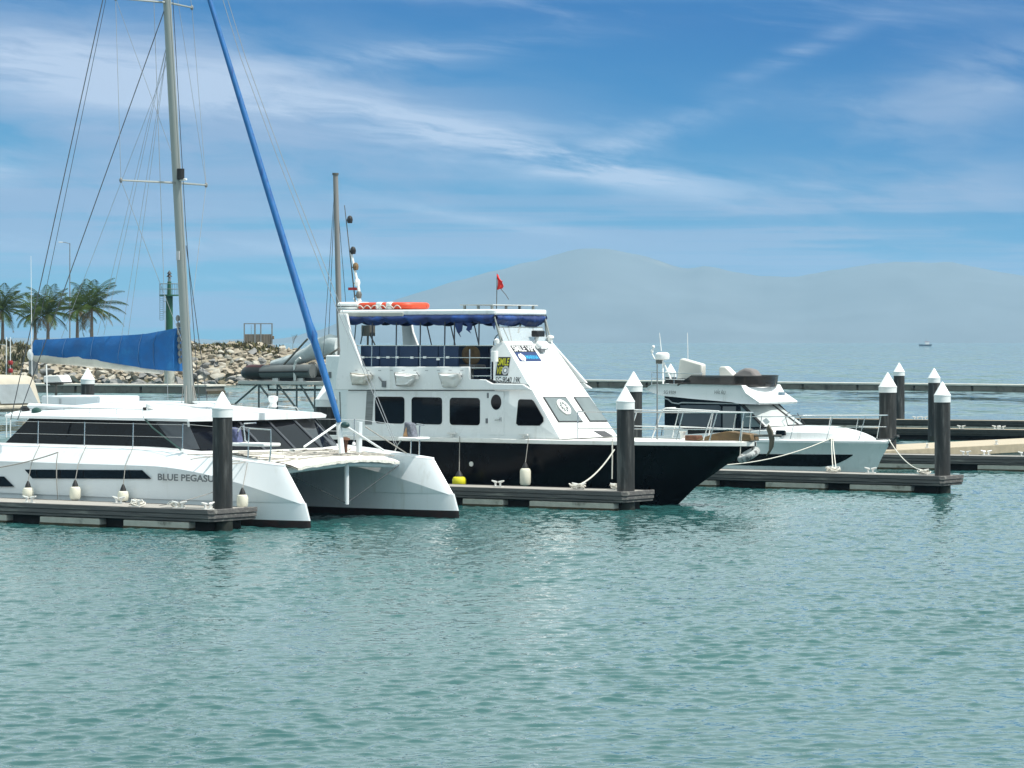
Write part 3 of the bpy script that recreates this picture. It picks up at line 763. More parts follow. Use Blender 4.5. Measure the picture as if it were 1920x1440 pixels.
    for a_, b_ in (((120, 777), (268, 776)),):
        p, q = CF.y3(*a_, -2.45), CF.y3(*b_, -2.45)
        zt = 2.78
        hr.tube([(p[0], -2.45, zt), (q[0], -2.45, zt)], .012, 6)
        for k in range(4):
            x = lerp(p[0], q[0], k / 3); hr.tube([(x, -2.45, 2.6), (x, -2.45, zt)], .010, 5)
    hr.build('grab_rail', STEEL, rfo)
    hr = MB(); hr.tube([(-5.6, 1.9, 2.72), (-5.55, 1.9, 2.82), (-4.6, 1.9, 2.78), (-4.5, 1.9, 2.66)], .014, 6); hr.build('grab_rail', STEEL, rfo)
    # small deck gear on the roof: winch cover, hatch, vent
    p = CF.y3(282, 765, -1.9)
    MB().ball((p[0], -1.9, 2.86), .14, .12, .10).build('winch_cover', PLASTW, r)
    MB().tube([(p[0] - .11, -2.0, 2.66), (p[0] - .11, -2.0, 2.82)], .05, 8).build('winch', BLACKR, r)
    MB().box(-5.7, -5.0, -.9, -.25, 2.93, 2.965).build('roof_hatch', CATW, r, bevel=.015)
    mb = MB(); mb.lathe([(.10, 0), (.085, .12), (.10, .13), (.13, .20), (.13, .28), (.04, .30)], (-5.1, 1.55, 2.78)); mb.build('roof_vent', PLASTW, r)
    # raised white bulkhead at the helm, navigation pod, outboard on its bracket
    a = CF.y3(92, 770, .3); b = CF.y3(199, 743, .3)
    MB().box(a[0], b[0], .0, 1.6, 2.5, b[2]).build('helm_bulkhead', CATW, r, bevel=.04)
    MB().prism(rrect(CF.y(111, 745, -.0)[0], CF.y(115, 745, -.0)[0], CF.y(111, 757, 0)[1], CF.y(111, 747, 0)[1], .02), -.012, -.002).build('instrument', LETL, r)
    y0 = .8
    om = [CF.y(px, py, y0) for px, py in ((91, 704.5), (119, 703), (122, 706), (126.5, 716.5), (91, 718))]
    ob = MB().prism(om, y0 - .2, y0 + .2).build('outboard_cowling', PLASTW, r, bevel=.03)
    MB().prism([CF.y(px, py, y0) for px, py in ((92, 718), (126, 717), (124, 719), (94, 720))], y0 - .19, y0 + .19).build('cowling_base', BLACKR, ob)
    a = CF.y(90, 712.3, y0 - .2); b = CF.y(104, 711, y0 - .2)
    lettering('cowling_marks', 'wwwww', b[0] - a[0], .045, (a[0], y0 - .2, a[1]), (1, 0, 0), (0, 0, 1), LETG, ob, .004) if False else None
    mb = MB(); c = CF.y3(105, 730, y0); mb.tube([(c[0], y0, 2.6), (c[0], y0, om[0][1] - .1)], .035, 8)
    mb.tube([(c[0] - .2, y0, om[0][1] - .22), (c[0] + .25, y0, om[0][1] - .2)], .05, 6); mb.build('outboard_bracket', GALV, r)
    # cockpit enclosure of cream canvas with clear panels
    (xt, zt_), (xb, zb_) = CF.y(63, 705, 1.75), CF.y(82, 764, 1.75)
    en = MB().prism([(xb - 3.4, zb_ - .2), (xb, zb_ - .1), (lerp(xb, xt, .8), lerp(zb_, zt_, .8)), (xt - .05, zt_ - .02), (xt - .25, zt_ + .02), (xt - 2.6, zt_ + .05)], -1.9, 1.75).build('cockpit_canopy', CREAM, r, bevel=.06)
    def face(t, y): return Vector((lerp(xb, xt, t) + .012, y, lerp(zb_, zt_, t)))
    for ya, yb_ in ((.15, 1.45), (-1.6, -.15)):
        q = [face(.14, ya), face(.14, yb_ + .12), face(.74, yb_), face(.74, ya)]
        e = Vector((.014, 0, .006)); MB().add(q + [v + e for v in q], [(0, 1, 2, 3), (7, 6, 5, 4), (0, 4, 5, 1), (1, 5, 6, 2), (2, 6, 7, 3), (3, 7, 4, 0)]).build('clear_panel', CLEARV, en, smooth=None)
    MB().tube([face(.02, -1.9) + Vector((.03, 0, 0)), face(.02, 1.75) + Vector((.03, 0, 0))], .07, 8).build('canopy_hem', CREAM, en)
    # sail cover roll along the roof edge, dark fitting
    p, q = CF.y3(55, 776, -2.2), CF.y3(215, 768, -2.2)
    MB().tube([(p[0], -2.2, 2.80), (lerp(p[0], q[0], .5), -2.15, 2.79), (q[0], -2.1, 2.74)], .085, 8, .03).build('rolled_cover', CATW, r)
    MB().ball((p[0] - .1, -2.25, 2.74), .16, .1, .08).build('deck_bag', BLACKR, r)
    p = CF.y3(71, 778, -2.35); MB().ball((p[0], -2.4, 2.68), .16, .1, .10).build('deck_bag', mat('dark green canvas', (.02, .07, .06), .8), r)
    # mast, spreaders, rigging
    rake = math.tan(R(4.3)); mx, mz = -6.63, 2.82
    def mp(z): return Vector((mx - (z - mz) * rake, 0, z))
    def sect(z, a, b): c = mp(z); return [(c.x + a * math.cos(2 * math.pi * k / 14), b * math.sin(2 * math.pi * k / 14), z) for k in range(14)]
    MB().grid([sect(z, lerp(.148, .105, (z - mz) / 17), lerp(.108, .078, (z - mz) / 17)) for z in (mz, 5, 8, 11, 14, 17, 20)], close=True, caps=True).build('mast', ALU, r)
    MB().lathe([(.30, 0), (.28, .06), (.2, .08)], (mx, 0, 2.80)).build('mast_step', BLACKR, r)
    mb = MB()
    for k in range(6): mb.tube([(mx + .2 * math.cos(k), .2 * math.sin(k), 2.9), mp(3.35) + Vector((.15 * math.cos(k), .13 * math.sin(k), 0))], .012, 5)
    mb.build('halyard_tails', ROPEG, r)
    md = MB(); md.tube([mp(9.0) + Vector((.2, -.05, -.28)), mp(9) + Vector((.2, -.05, 0))], .10, 10).build('deck_light', BLACKR, r)
    MB().tube([mp(8.7) + Vector((.1, 0, 0)), mp(8.72) + Vector((.38, -.05, 0))], .03, 6).build('light_bracket', PLASTW, r)
    MB().box(mp(6.75).x - .05, mp(6.75).x + .05, -.135, -.105, 6.62, 6.85).build('mast_plate', LETL, r)
    zs1 = CF.y(333, 343, 0)[1]; zs2 = CF.y(313, 5, 0)[1]
    tips = {}
    for zz, hl in ((zs1, 1.62), (zs2, 1.45)):
        for sg in (-1, 1):
            t = mp(zz) + Vector((-.46, sg * hl, .02)); tips[(zz, sg)] = t
            MB().tube([mp(zz) + Vector((0, sg * .1, 0)), t], .032, 6, .022).build('spreader', ALU, r)
            MB().ball(tuple(t), .045, .045, .07, 8, 5).build('spreader_boot', GREYST, r)
    zt = 19.6
    def wire(nm, pts, rad=.010, m=WIRE): return MB().tube(pts, rad, 5).build(nm, m, r)
    for sg in (-1, 1):
        wire('shroud', [mp(zt), (mx - 3.0, sg * 3.5, 1.8)] if False else [mp(zt), CF.y3(20, 787, -3.5) if sg < 0 else (CF.y3(20, 787, -3.5)[0], 3.5, 1.8)], .013)
        wire('shroud', [mp(zs2), CF.y3(33, 787, -3.4) if sg < 0 else (CF.y3(33, 787, -3.4)[0], 3.4, 1.8)], .013)
        wire('diamond_stay', [mp(zt), tips[(zs2, sg)], tips[(zs1, sg)], mp(4.2)], .007, WIREL)
        wire('diamond_stay', [mp(zs2 + 3.0), tips[(zs1, sg)]], .006, WIREL) if sg > 0 else wire('diamond_stay', [tips[(zs2, sg)], mp(9.1)], .006, WIREL)
    wire('halyard', [mp(zt) + Vector((-.3, 0, 0)), (mx - .9, .15, 2.9)], .008, WIREL)
    wire('halyard', [mp(zt) + Vector((.2, 0, 0)), mp(7.5) + Vector((.22, 0, 0)), (mx + .35, 0, 2.9)], .010)
    wire('halyard', [mp(7.0) + Vector((.15, .05, 0)), (mx + .45, .2, 2.9)], .010)
    # boom with blue sail cover
    be = CF.y3(66, 662, 0); bx0, bx1 = mx - .3, be[0]
    rows = []
    prof = [(0, 615, 696), (.12, 621, 693), (.22, 626, 690), (.35, 628.5, 684), (.55, 631, 676), (.75, 634, 671), (.92, 636.5, 668), (1.0, 637, 666)]
    px_of = lambda u: lerp(335, 67, u)
    top = []; low = []
    for u, yt_, yb_ in prof:
        a = CF.y(px_of(u), yt_, 0); b = CF.y(px_of(u), yb_, 0)
        x = a[0]; zt_, zb_ = a[1], b[1]; w = lerp(.26, .15, u)
        top.append((x, zt_)); low.append((x, zb_))
        rows.append([(x, -w * .25, zt_), (x, -w * .8, lerp(zt_, zb_, .3)), (x, -w, lerp(zt_, zb_, .75)), (x, -w * .75, zb_), (x, w * .75, zb_), (x, w, lerp(zt_, zb_, .75)), (x, w * .8, lerp(zt_, zb_, .3)), (x, w * .25, zt_)])
    # finer along its length with soft creases
    fine = []
    for i in range(len(rows) - 1):
        for k in range(6):
            q = []
            for j in range(8):
                p = Vector(rows[i][j]).lerp(Vector(rows[i + 1][j]), k / 6)
                p.y *= 1 + .30 * noise.noise(Vector((p.x * 1.6 + p.z * 1.8, 0, p.z * 1.2))) - .45 * abs(noise.noise(Vector((p.x * 1.1 - p.z * 2.4, 4, p.z)))) + .12 * noise.noise(p * 5); q.append(tuple(p))
            fine.append(q)
    fine.append(rows[-1])
    MB().grid(fine, close=True, caps=True).build('sail_cover', BLUEC, r, smooth=50)
    for k in (7, 13, 19, 25, 31, 37):
        q = fine[k]; MB().tube([Vector(v) * 1.0 + Vector((0, (.012 if v[1] > 0 else -.012), 0)) for v in q] + [Vector(q[0])], .009, 4).build('cover_lashing', mat('pale blue lashing', (.05, .14, .30), .8), r)
    bm = [(x, z) for x, z in low]
    MB().tube([(low[k][0], 0, low[k][1] - .02 - .05 * (k / len(low))) for k in (1, 3, 4, 5, 6, 7)], [.10, .13, .15, .15, .14, .12], 10).build('boom', mat('cream boom paint', (.55, .52, .45), .5), r)
    p = CF.y3(62, 672, 0)
    MB().box(p[0] - .1, p[0] + .12, -.08, .08, CF.y(62, 702, 0)[1], p[2] + .25).build('boom_crutch', GREYST, r, bevel=.02)
    MB().ball((p[0] + .02, -.1, p[2] + .1), .12, .08, .16).build('boom_end_block', PLASTW, r)
    mb = MB()
    for k in range(7): c = mp(lerp(4.0, 5.1, k / 6)); mb.ball((c.x - .22, -.02, c.z), .06, .06, .09, 8, 5)
    mb.build('mast_sliders', GREYST, r)
    for u in (.45, .62):
        k = CF.y3(px_of(u) + 20, 628, 0)
        for sg in (-1, 1): wire('lazy_jack', [mp(12.5), (k[0], sg * .12, k[2])], .006, WIREL)
    wire('lazy_jack', [mp(12), CF.y3(115, 634, -.1)], .006, WIREL)
    wire('topping_lift', [mp(zt), (be[0], 0, be[2] + .3)], .008)
    # furled headsail and forestay
    fs0 = CF.y3(636, 792, 0); sl = CF.y3(393, 0, 0)
    d = (Vector(sl) - Vector(fs0)); f1 = Vector(fs0); top_ = f1 + d * 1.45
    pts = [f1 + d * t for t in (0, .015, .10, .19, .20, .23, .4, .7, 1.0, 1.4)]
    MB().tube(pts, [.05, .07, .092, .096, .132, .10, .092, .077, .062, .03], 10).build('furled_headsail', BLUEF, r)
    # slack lines to the port bow
    for dx in (0, 9):
        pp = [CF.y3(x + dx, y, yy) for x, y, yy in ((412, -40, .4), (418, 0, .5), (452, 110, .75), (522, 300, 1.2), (575, 435, 1.6), (630, 575, 1.95))] + [CF.y3(742 + dx * .4, 838, 2.5)]
        wire('slack_halyard', pp, .009, WIREL)
    # fore deck: netting between the hulls with a ragged edge, cross beam, striker
    rows = []
    N = 30
    rnd = random.Random(2)
    for i in range(N + 1):
        u = i / N; y = lerp(-2.35, 2.35, u)
        xe = lerp(-.92, -1.48, u) + .05 * rnd.uniform(-1, 1) + .10 * math.sin(u * 3.14)
        rw = []
        for j in range(11):
            k = j / 10; x = lerp(xe, -3.3, k)
            z = lerp(1.46 if j else 1.415, 1.75, k) + .13 * math.sin(u * math.pi) * (1 - k) + .03 * noise.noise(Vector((x * 2.5, y * 2.5, 0))) * (1 if 0 < k < 1 else .4)
            rw.append((x, y, z))
        rows.append(rw)
    mb = MB(); mb.grid(rows); mb.grid([[(x, y, z - .05) for x, y, z in rw] for rw in rows])
    mb.grid([[rw[0] for rw in rows], [(x, y, z - .05 - .03 * rnd.random()) for x, y, z in [rw[0] for rw in rows]]])
    net = mb.build('trampoline', NETW, r, smooth=60)
    MB().tube([(-1.35, -2.5, 1.32), (-1.35, 0, 1.44), (-1.75, 2.5, 1.32)], .075, 10).build('cross_beam', CATW, r)
    MB().tube([(-1.3, 0, 1.45), (-1.3, 0, .42)], .06, 10).build('striker_post', CATW, r)
    for sg in (-1, 1): wire('striker_stay', [(-1.3, 0, .45), (-1.45, sg * 2.25, 1.32)], .014)
    wire('striker_stay', [(-1.9, -1.2, 1.4), (-1.9, -1.2, .7)], .01)
    mb = MB(); mb.tube([(-2.0, -1.75, 1.35), (-2.05, -1.75, .95), (-1.95, -1.75, .85)], .035, 6)
    mb.prism([(-2.3, .86), (-1.6, .92), (-1.5, 1.0), (-1.75, .78), (-2.3, .80)], -1.9, -1.6); mb.build('anchor', GALV, r)
    for (px, bot, tp) in ((639, 850, 792), (671, 848, 791)):
        yv = .05 if px < 650 else .75
        a, b = CF.y3(px + 2, bot, yv), CF.y3(px - (4 if px < 650 else -3), tp, yv)
        MB().tube([a, b], .075, 8).build('furler_post', CATW, r)
    MB().ball((CF.y3(647, 797, .1)[0], .1, CF.y3(647, 797, .1)[2]), .13, .1, .08).build('furling_drum', mat('dark teal drum', (.01, .05, .05), .5), r)
    p = CF.y3(648, 826, .2); MB().lathe([(.04, -.30), (.05, -.12), (.07, 0), (.12, .02), (.10, .06), (.03, .09)], p).build('windlass', RUST, r)
    p = CF.y3(650, 800, .15); q = CF.y3(720, 845, 1.7)
    MB().tube([p, q], .03, 6).build('bow_strut', CATW, r)
    q = CF.y3(570, 838, -1.2); MB().tube([CF.y3(632, 795, 0), q], .028, 6).build('bow_strut', CATW, r)
    q = CF.y3(762, 850, 2.3); wire('headsail_sheet', [CF.y3(685, 800, 1.2), q], .016, ROPEG)
    # loose lines lying on the netting
    mb = MB()
    for k in range(30):
        x, y = rnd.uniform(-3.1, -1.3), rnd.uniform(-2.2, 1.4); pts = []
        a = rnd.uniform(0, 6.28)
        for i in range(10):
            a += rnd.uniform(-.5, .5); x += math.cos(a) * .14; y += math.sin(a) * .28
            x = max(-3.1, min(-1.5, x)); kk = (x + 1.3) / -2.0
            pts.append((x, y, lerp(1.50, 1.75, max(0, min(1, kk))) + .10 * (1 - kk) * math.sin((y + 2.35) / 4.7 * 3.14) + .03))
        mb.tube(pts, .014, 4)
    mb.build('loose_lines', ROPEG, r)
    # bow rails with seats
    def pulpit(sg):
        yy = sg * HB; mb = MB()
        if sg < 0:
            A = [CF.y3(*q, -2.9) for q in ((465, 860), (467, 803), (500, 804), (508, 806), (508, 842), (505, 868))]
            mb.tube(A[:2], .018, 6); mb.tube([A[1], A[3], A[4], A[5]], .02, 6)
            mb.tube([CF.y3(*q, -2.2) for q in ((480, 793), (458, 794), (457, 800), (460, 826), (466, 830))], .018, 6)
            mb.tube([A[1], CF.y3(452, 800, -2.6), CF.y3(446, 810, -3.1)], .018, 6)
            mb.build('bow_rail', STEEL, r)
            s = [CF.y3(*q, -2.7) for q in ((430, 833), (507, 836))]
            MB().box(s[0][0], s[1][0], -2.95, -2.3, s[0][2] - .03, s[0][2] + .05).build('bow_seat', PLASTW, r, bevel=.03)
        else:
            A = [CF.y3(*q, 2.9) for q in ((786, 853), (787, 798), (795, 797), (783, 795), (772, 799), (770, 852))]
            mb.tube([A[0], A[1]], .02, 6); mb.tube([A[2], A[3], A[4]], .02, 6)
            mb.tube([CF.y3(770, 852, 2.6), CF.y3(771, 820, 2.6)], .02, 6)
            mb.tube([CF.y3(741, 846, 2.6), CF.y3(743, 838, 2.6), CF.y3(757, 818, 2.6), CF.y3(770, 800, 2.6)], .02, 6)
            mb.build('bow_rail', STEEL, r)
            a, b = CF.y3(757, 821, 2.7), CF.y3(793, 824, 2.7)
            MB().box(a[0], b[0], 2.45, 3.0, a[2] - .05, a[2] + .03).build('bow_seat', PLASTW, r, bevel=.03)
    pulpit(-1); pulpit(1)
    # stanchions and lifelines
    for sg in (-1, 1):
        prev = None
        for px, pt, pb in ((-20, 791, 841), (71, 785, 838), (158, 788, 838), (249, 789, 842), (342, 793, 847)):
            b = CF.y3(px, pb, -3.3); z0s = 1.80
            base = (b[0], sg * 3.3, z0s); tp = (b[0] + .02, sg * 3.3, z0s + .66)
            MB().tube([base, tp], .014, 6).build('stanchion', STEEL, r)
            MB().lathe([(.05, -.02), (.035, .05)], base, 8).build('stanchion_base', PLASTW, r)
            if prev:
                wire('lifeline', [Vector(prev) - Vector((0, 0, .02)), Vector(tp) - Vector((0, 0, .02))], .005, STEEL); wire('lifeline', [Vector(prev) - Vector((0, 0, .33)), Vector(tp) - Vector((0, 0, .33))], .005, STEEL)
            prev = tp
        e = (-2.1, sg * 2.9, 2.35); wire('lifeline', [prev, e], .006, STEEL)
    # dark green guard net triangle from roof edge to deck
    wire('guard_line', [on_side(275, 782) + Vector((0, -.2, 0)), on_side(300, 801) + Vector((0, -.3, 0)), on_side(372, 843) + Vector((0, -.5, 0))], .022, mat('dark green line', (.02, .06, .05), .8))
    MB().tube([CF.y3(60, 704, -.5), CF.y3(58, 480, -.5)], .013, 5, .006).build('whip_aerial', PLASTW, r)
    MB().tube([CF.y3(89, 765, -.4), CF.y3(87, 683, -.4)], .018, 6).build('flag_staff', PLASTW, r)
    return r
build_catamaran()

# a loud bag left on each bow seat
def seat_bag(name, label, px, py, y, m1, m2):
    p = CF.y(px, py, y); X, Y = CF.wld(p[0], y)
    r = thing(name, label, 'bag', (X, Y, p[1]), CF.rz)
    MB().prism([(-.20, 0), (.16, 0), (.06, .36), (-.14, .40)], -.12, .12).build('bag_body', m1, r, bevel=.04)
    MB().prism([(-.17, .02), (-.02, .02), (-.06, .26)], -.135, -.118).build('printed_side', m2, r)
seat_bag('bag', 'patterned grey bag standing on the far bow seat of the catamaran', 771, 820, 2.7, mat('grey patterned cloth', (.13, .14, .17), .8, var=.6, scale=14), mat('orange cloth print', (.42, .24, .12), .8, var=.4, scale=9))
seat_bag('bag', 'blue bag with yellow print on the near bow seat beside the pile', 443, 831, -2.6, mat('blue patterned cloth', (.07, .08, .16), .8, var=.6, scale=14), mat('yellow cloth print', (.50, .33, .08), .8, var=.4, scale=9))

def fender(frame, px, py, y, label, h=.46, rad=.14, m=FENDW, rope=True, rope_to=None, group=None, tilt=0.0):
    """hanging tube fender: py is the foot of the white body"""
    p = frame.y3(px, py, y); X, Y = frame.wld(p[0], p[1])
    r = thing('fender', label, 'fender', (X, Y, p[2]), frame.rz, group)
    MB().lathe([(rad * .35, 0), (rad * .85, .03), (rad, .09), (rad, h - .09), (rad * .86, h - .03), (rad * .45, h)], n=16).build('fender_body', m, r)
    MB().lathe([(rad * .62, h - .02), (rad * .5, h + .05), (rad * .25, h + .13), (rad * .12, h + .16)], n=12).build('fender_eye', BLACKR, r)
    if rope_to:
        q = frame.y3(*rope_to); d = Vector((q[0] - p[0], q[1] - p[1], q[2] - p[2]))
        path = [(0, 0, h + .12), (d.x * .5, d.y * .5, lerp(h + .12, d.z, .5)), tuple(d)]
        if frame is CF and px < 400:   # up the topside, over the chamfer to the deck edge
            path = [(0, 0, h + .12), (d.x * .6, -3.75 - y, 1.40 - p[2]), (d.x, -3.46 - y, 1.86 - p[2])]
        MB().tube(path, .011, 5).build('fender_rope', ROPEG, r)
    return r
G1 = 'white fenders along the catamaran side'
fender(CF, 52.5, 935.5, -3.86, 'printed white fender nearest the left edge, under the hull window point', h=.30, rope_to=(62, 872, -3.7), group=G1)
fender(CF, 141, 938.5, -3.86, 'white fender hanging under the middle of the long hull window', h=.36, rope_to=(152, 872, -3.64), group=G1)
fender(CF, 231, 941, -3.84, 'white fender hanging left of the boat name on the catamaran', h=.28, rope_to=(241, 875, -3.62), group=G1)
fender(CF, 454.5, 953, -3.66, 'white fender hanging right of the front pile near the bow', h=.34, rope_to=(464, 868, -3.3), group=G1)

# ------------------------------------------------------------------ the black and white passenger boat
_f0 = Frame(4.57, 88.5, -34.0)
FF = Frame(*_f0.wld(0.10, -0.20), -34.0)
def build_ferry():
    r = thing('passenger_boat', 'black hulled passenger boat with white two-deck cabin and blue awning', 'passenger boat', (FF.ox, FF.oy, 0), FF.rz)
    YS = 1.5; RWP = 1.34
    hb, rows = hull([(-.9, -10.4, -.9, .4, 5, .8), (-.15, -10.7, -.12, 1.40, 5.2, .7), (.5, -10.8, .62, 1.52, 5.4, .62), (1.1, -10.85, 1.55, 1.58, 5.4, .58), (1.66, -10.9, 2.50, 1.64, 5.2, .56)])
    hb.build('hull', BLACKHULL, r, smooth=35)
    deck = rows[-1]
    # white gunwale band and deck
    mb = MB()
    for sg in (-1, 1):
        mb.grid([[(x, sg * (y + o), z + dz) for x, y, z in deck] for o, dz in ((.0, -.01), (.035, .0), (.035, .10), (-.06, .12))])
    mb.grid([[(x, -(y - .06), 1.765) for x, y, z in deck], [(x, y - .06, 1.765) for x, y, z in deck]])
    mb.build('gunwale_deck', DECKW, r, smooth=40)
    # cabin block: one profile through the whole width
    prof = FF.poly([(650, 821), (650, 733), (922, 733), (922, 655), (945, 640), (1050, 823)], -YS)
    # (the superstructure narrows above the lower cabin roof)
    YT = 1.20
    zt = FF.y(945, 640, -YT); zb = FF.y(1050, 823, -YS)
    prof[3] = (prof[3][0] + .1, FF.y(922, 655, -YT)[1]); prof[4] = zt; prof[5] = zb
    zc = FF.y(922, 733, -YS)[1]
    kz = (zc - zb[1]) / (zt[1] - zb[1]); mid = (lerp(zb[0], zt[0], kz), zc)
    lowp = [prof[0], prof[1], prof[2], mid, prof[5]]
    def ymax(z): return lerp(YS, YT, max(0, min(1, (z - zb[1]) / (zt[1] - zb[1]))))
    lowy = [YS, YS, YS, ymax(zc), YS]
    mb = MB(); mb.add([(x, -y, z) for (x, z), y in zip(lowp, lowy)] + [(x, y, z) for (x, z), y in zip(lowp, lowy)], [tuple(range(5)), tuple(range(9, 4, -1))] + [(i, (i + 1) % 5, 5 + (i + 1) % 5, 5 + i) for i in range(5)])
    mb.build('cabin', WHITE, r, smooth=None)
    upp = [prof[2], prof[3], prof[4], mid]
    mb = MB(); mb.add([(x, -ymax(z), z - (.003 if k in (0, 3) else 0)) for k, (x, z) in enumerate(upp)] + [(x, ymax(z), z - (.003 if k in (0, 3) else 0)) for k, (x, z) in enumerate(upp)], [tuple(range(4)), tuple(range(7, 3, -1))] + [(i, (i + 1) % 4, 4 + (i + 1) % 4, 4 + i) for i in range(4)])
    mb.build('wheelhouse_front', WHITE, r, smooth=None)
    T, B = Vector((zt[0], 0, zt[1])), Vector((zb[0], 0, zb[1]))
    sd = (B - T); SL = sd.length; sd.normalize(); sn = Vector((-sd.z, 0, sd.x));
    if sn.z < 0: sn = -sn
    def front(t, y, off=.012): return T + sd * (SL * t) + Vector((0, y, 0)) + sn * off
    def fp(px, py):
        # where the sight line of a point meets the sloping front: (distance down the slope, y)
        A_ = Vector(FF.x3(px, py, T.x)); B_ = Vector(FF.x3(px, py, B.x)); d_ = B_ - A_
        k = (T - A_).dot(sn) / d_.dot(sn); P_ = A_ + d_ * k
        return ((P_ - T).dot(sd) / SL, P_.y)
    def fpanel(name, q, m, par=r, th=.02, off=.004, inset=False):
        a = [front(t, y, off) for t, y in q]; b = [front(t, y, off + th) for t, y in q]; n = len(q)
        return MB().add(a + b, [tuple(range(n)), tuple(range(2 * n - 1, n - 1, -1))] + [(i, (i + 1) % n, n + (i + 1) % n, n + i) for i in range(n)]).build(name, m, par, smooth=None)
    for q in ([(1017.5, 745), (1060, 745), (1092.5, 792), (1046.5, 792)], [(1075, 745), (1104, 745), (1138.5, 791), (1105.5, 791)]):
        q = [fp(*p) for p in q]; c_ = (sum(p[0] for p in q) / 4, sum(p[1] for p in q) / 4)
        fr = fpanel('windscreen', q, mat('window rubber', (.02, .02, .022), .6))
        fpanel('pane', [(lerp(a, c_[0], .07), lerp(b, c_[1], .06)) for a, b in q], GLASSG, fr, .012, .02)
    # clear-view screen on the first pane
    cv = MB(); c = front(*fp(1055, 765), .05); ring = lambda rr, o: [c + sd * (math.cos(a) * rr) + Vector((0, math.sin(a) * rr, 0)) + sn * o for a in [2 * math.pi * k / 24 for k in range(25)]]
    cv.tube(ring(.24, 0), .028, 6); cv.tube(ring(.19, 0), .014, 5); cv.tube(ring(.05, .01), .02, 5)
    for k in range(4):
        a = k * math.pi / 4; v = sd * math.cos(a) * .22 + Vector((0, math.sin(a) * .22, 0)); cv.tube([c - v, c + v], .010, 4)
    cv.build('clear_view_screen', PLASTW, r)
    fpanel('front_vent', [fp(1113, 808.5), fp(1133, 809), fp(1148, 818), fp(1131, 819)], mat('dark grille', (.06, .06, .065), .6), th=.02)
    # banner on the sloping front
    (t0, ya), (t1, yb), (t2, _) = fp(956, 648), fp(996.5, 648), fp(980, 660.5)
    up = -sd; bw = yb - ya
    bn = fpanel('name_banner', [(t0, ya), (t0, yb), (t2, yb), (t2, ya)], LETB, th=.008)
    lettering('lettering', 'SMILE VIP', bw * .94, SL * (t2 - t0) * .84, front(lerp(t2, t0, .08), ya + bw * .03, .016), (0, 1, 0), up, LETW, bn, .0, bold=.012)
    t3 = fp(985, 677.5)[0]
    b2 = fpanel('name_banner', [(t2 + .001, ya), (t2 + .001, yb), (t3, yb), (t3, ya)], PANB, th=.008)
    lettering('lettering', 'MARINA', bw * .56, SL * (t3 - t2) * .42, front(lerp(t3, t2, .22), ya + bw * .39, .016), (0, 1, 0), up, LETC, b2, .0, bold=.015)
    em = MB(); c2 = front(lerp(t3, t2, .42), ya + bw * .20, .017); em.add([c2] + [c2 + Vector((0, math.cos(a) * .16, 0)) + up * (math.sin(a) * .15 * (1 if k % 2 else .72)) for k, a in enumerate([2 * math.pi * k / 14 for k in range(14)])], [(0, 1 + k, 1 + (k + 1) % 14) for k in range(14)])
    em.build('emblem', LETW, b2, smooth=None)
    (t4, yc_), (t5, yd) = fp(976, 689.5), fp(1018, 681)
    lettering('lettering', 'SG.9040 19K', yd - yc_, SL * (t4 - t5), front(t4, yc_, .006), (0, 1, 0), up, LETL, r, .0)
    # small fittings on the front coaming: loudhailer, horn, lamp
    c = front(.0, fp(1005, 640)[1], .08); MB().box(c.x - .1, c.x + .12, c.y - .2, c.y + .2, c.z + .08, c.z + .26).build('search_light', LETB, r, bevel=.03)
    MB().tube([c - sn * .08, c + Vector((0, 0, .1))], .04, 8).build('light_stand', PLASTW, r)
    c = front(*fp(1006, 651), .1); MB().ball(tuple(c), .10, .10, .12).build('horn', PLASTW, r)
    c = front(*fp(1013, 659), .06); mbx = MB(); mbx.box(c.x - .05, c.x + .05, c.y - .1, c.y + .12, c.z - .05, c.z + .05); mbx.tube([c, c + Vector((.05, .25, .04))], .02, 6); mbx.build('tap_fitting', LETG, r)
    c = front(.0, 1.10, .06); MB().lathe([(.07, -.05), (.08, .05), (.11, .06), (.10, .12), (.02, .14)], c).build('navigation_light', PLASTW, r)
    # side windows
    for sg in (-1, 1):
        yy = sg * YS
        A = lambda y: (y + sg * .012, y - sg * .02)
        for (x0, x1, ya, yb) in ((703.5, 758.5, 743.5, 794.5), (772, 829, 744.5, 796), (843.5, 900, 745.5, 797.5)):
            a = FF.y(x0, ya, -YS); b = FF.y(x1, yb, -YS)
            MB().prism(rrect(a[0], b[0], b[1], a[1], .10), *A(yy)).build('side_window', GLASSB, r, smooth=None)
        pts = FF.poly([(972, 751), (975, 748.5), (996, 749), (1000, 752), (1018, 783), (1018.5, 790), (1012, 798), (972, 798), (968, 794)], -YS)
        MB().prism(pts, *A(yy)).build('side_window', GLASSB, r, smooth=None)
        # door with oval light, hinges and handle
        a = FF.y(915.5, 735, -YS); b = FF.y(945, 817, -YS)
        d = MB().prism(rrect(a[0], b[0], b[1] + .02, a[1], .02), yy + sg * .018, yy - sg * .02).build('door', WHITE, r, smooth=None)
        cc = FF.y(931, 754, -YS)
        MB().prism(oval(cc[0], cc[1], .175, .215), yy + sg * .026, yy).build('door_window', GLASSB, d, smooth=None)
        hm = MB()
        for px, py in ((915.5, 741.5), (913, 789)):
            q = FF.y(px, py, -YS); hm.box(q[0] - .03, q[0] + .03, yy - .035, yy + .035, q[1] - .07, q[1] + .07)
        hm.build('hinge', LETG, d, bevel=.01)
        q = FF.y(939, 786, -YS); h = MB().box(q[0] - .04, q[0] + .04, yy - .03, yy + .03, q[1] - .06, q[1] + .06); h.tube([(q[0] - .16, yy + sg * .06, q[1] - .03), (q[0], yy + sg * .06, q[1])], .016, 6); h.build('handle', STEEL, d)
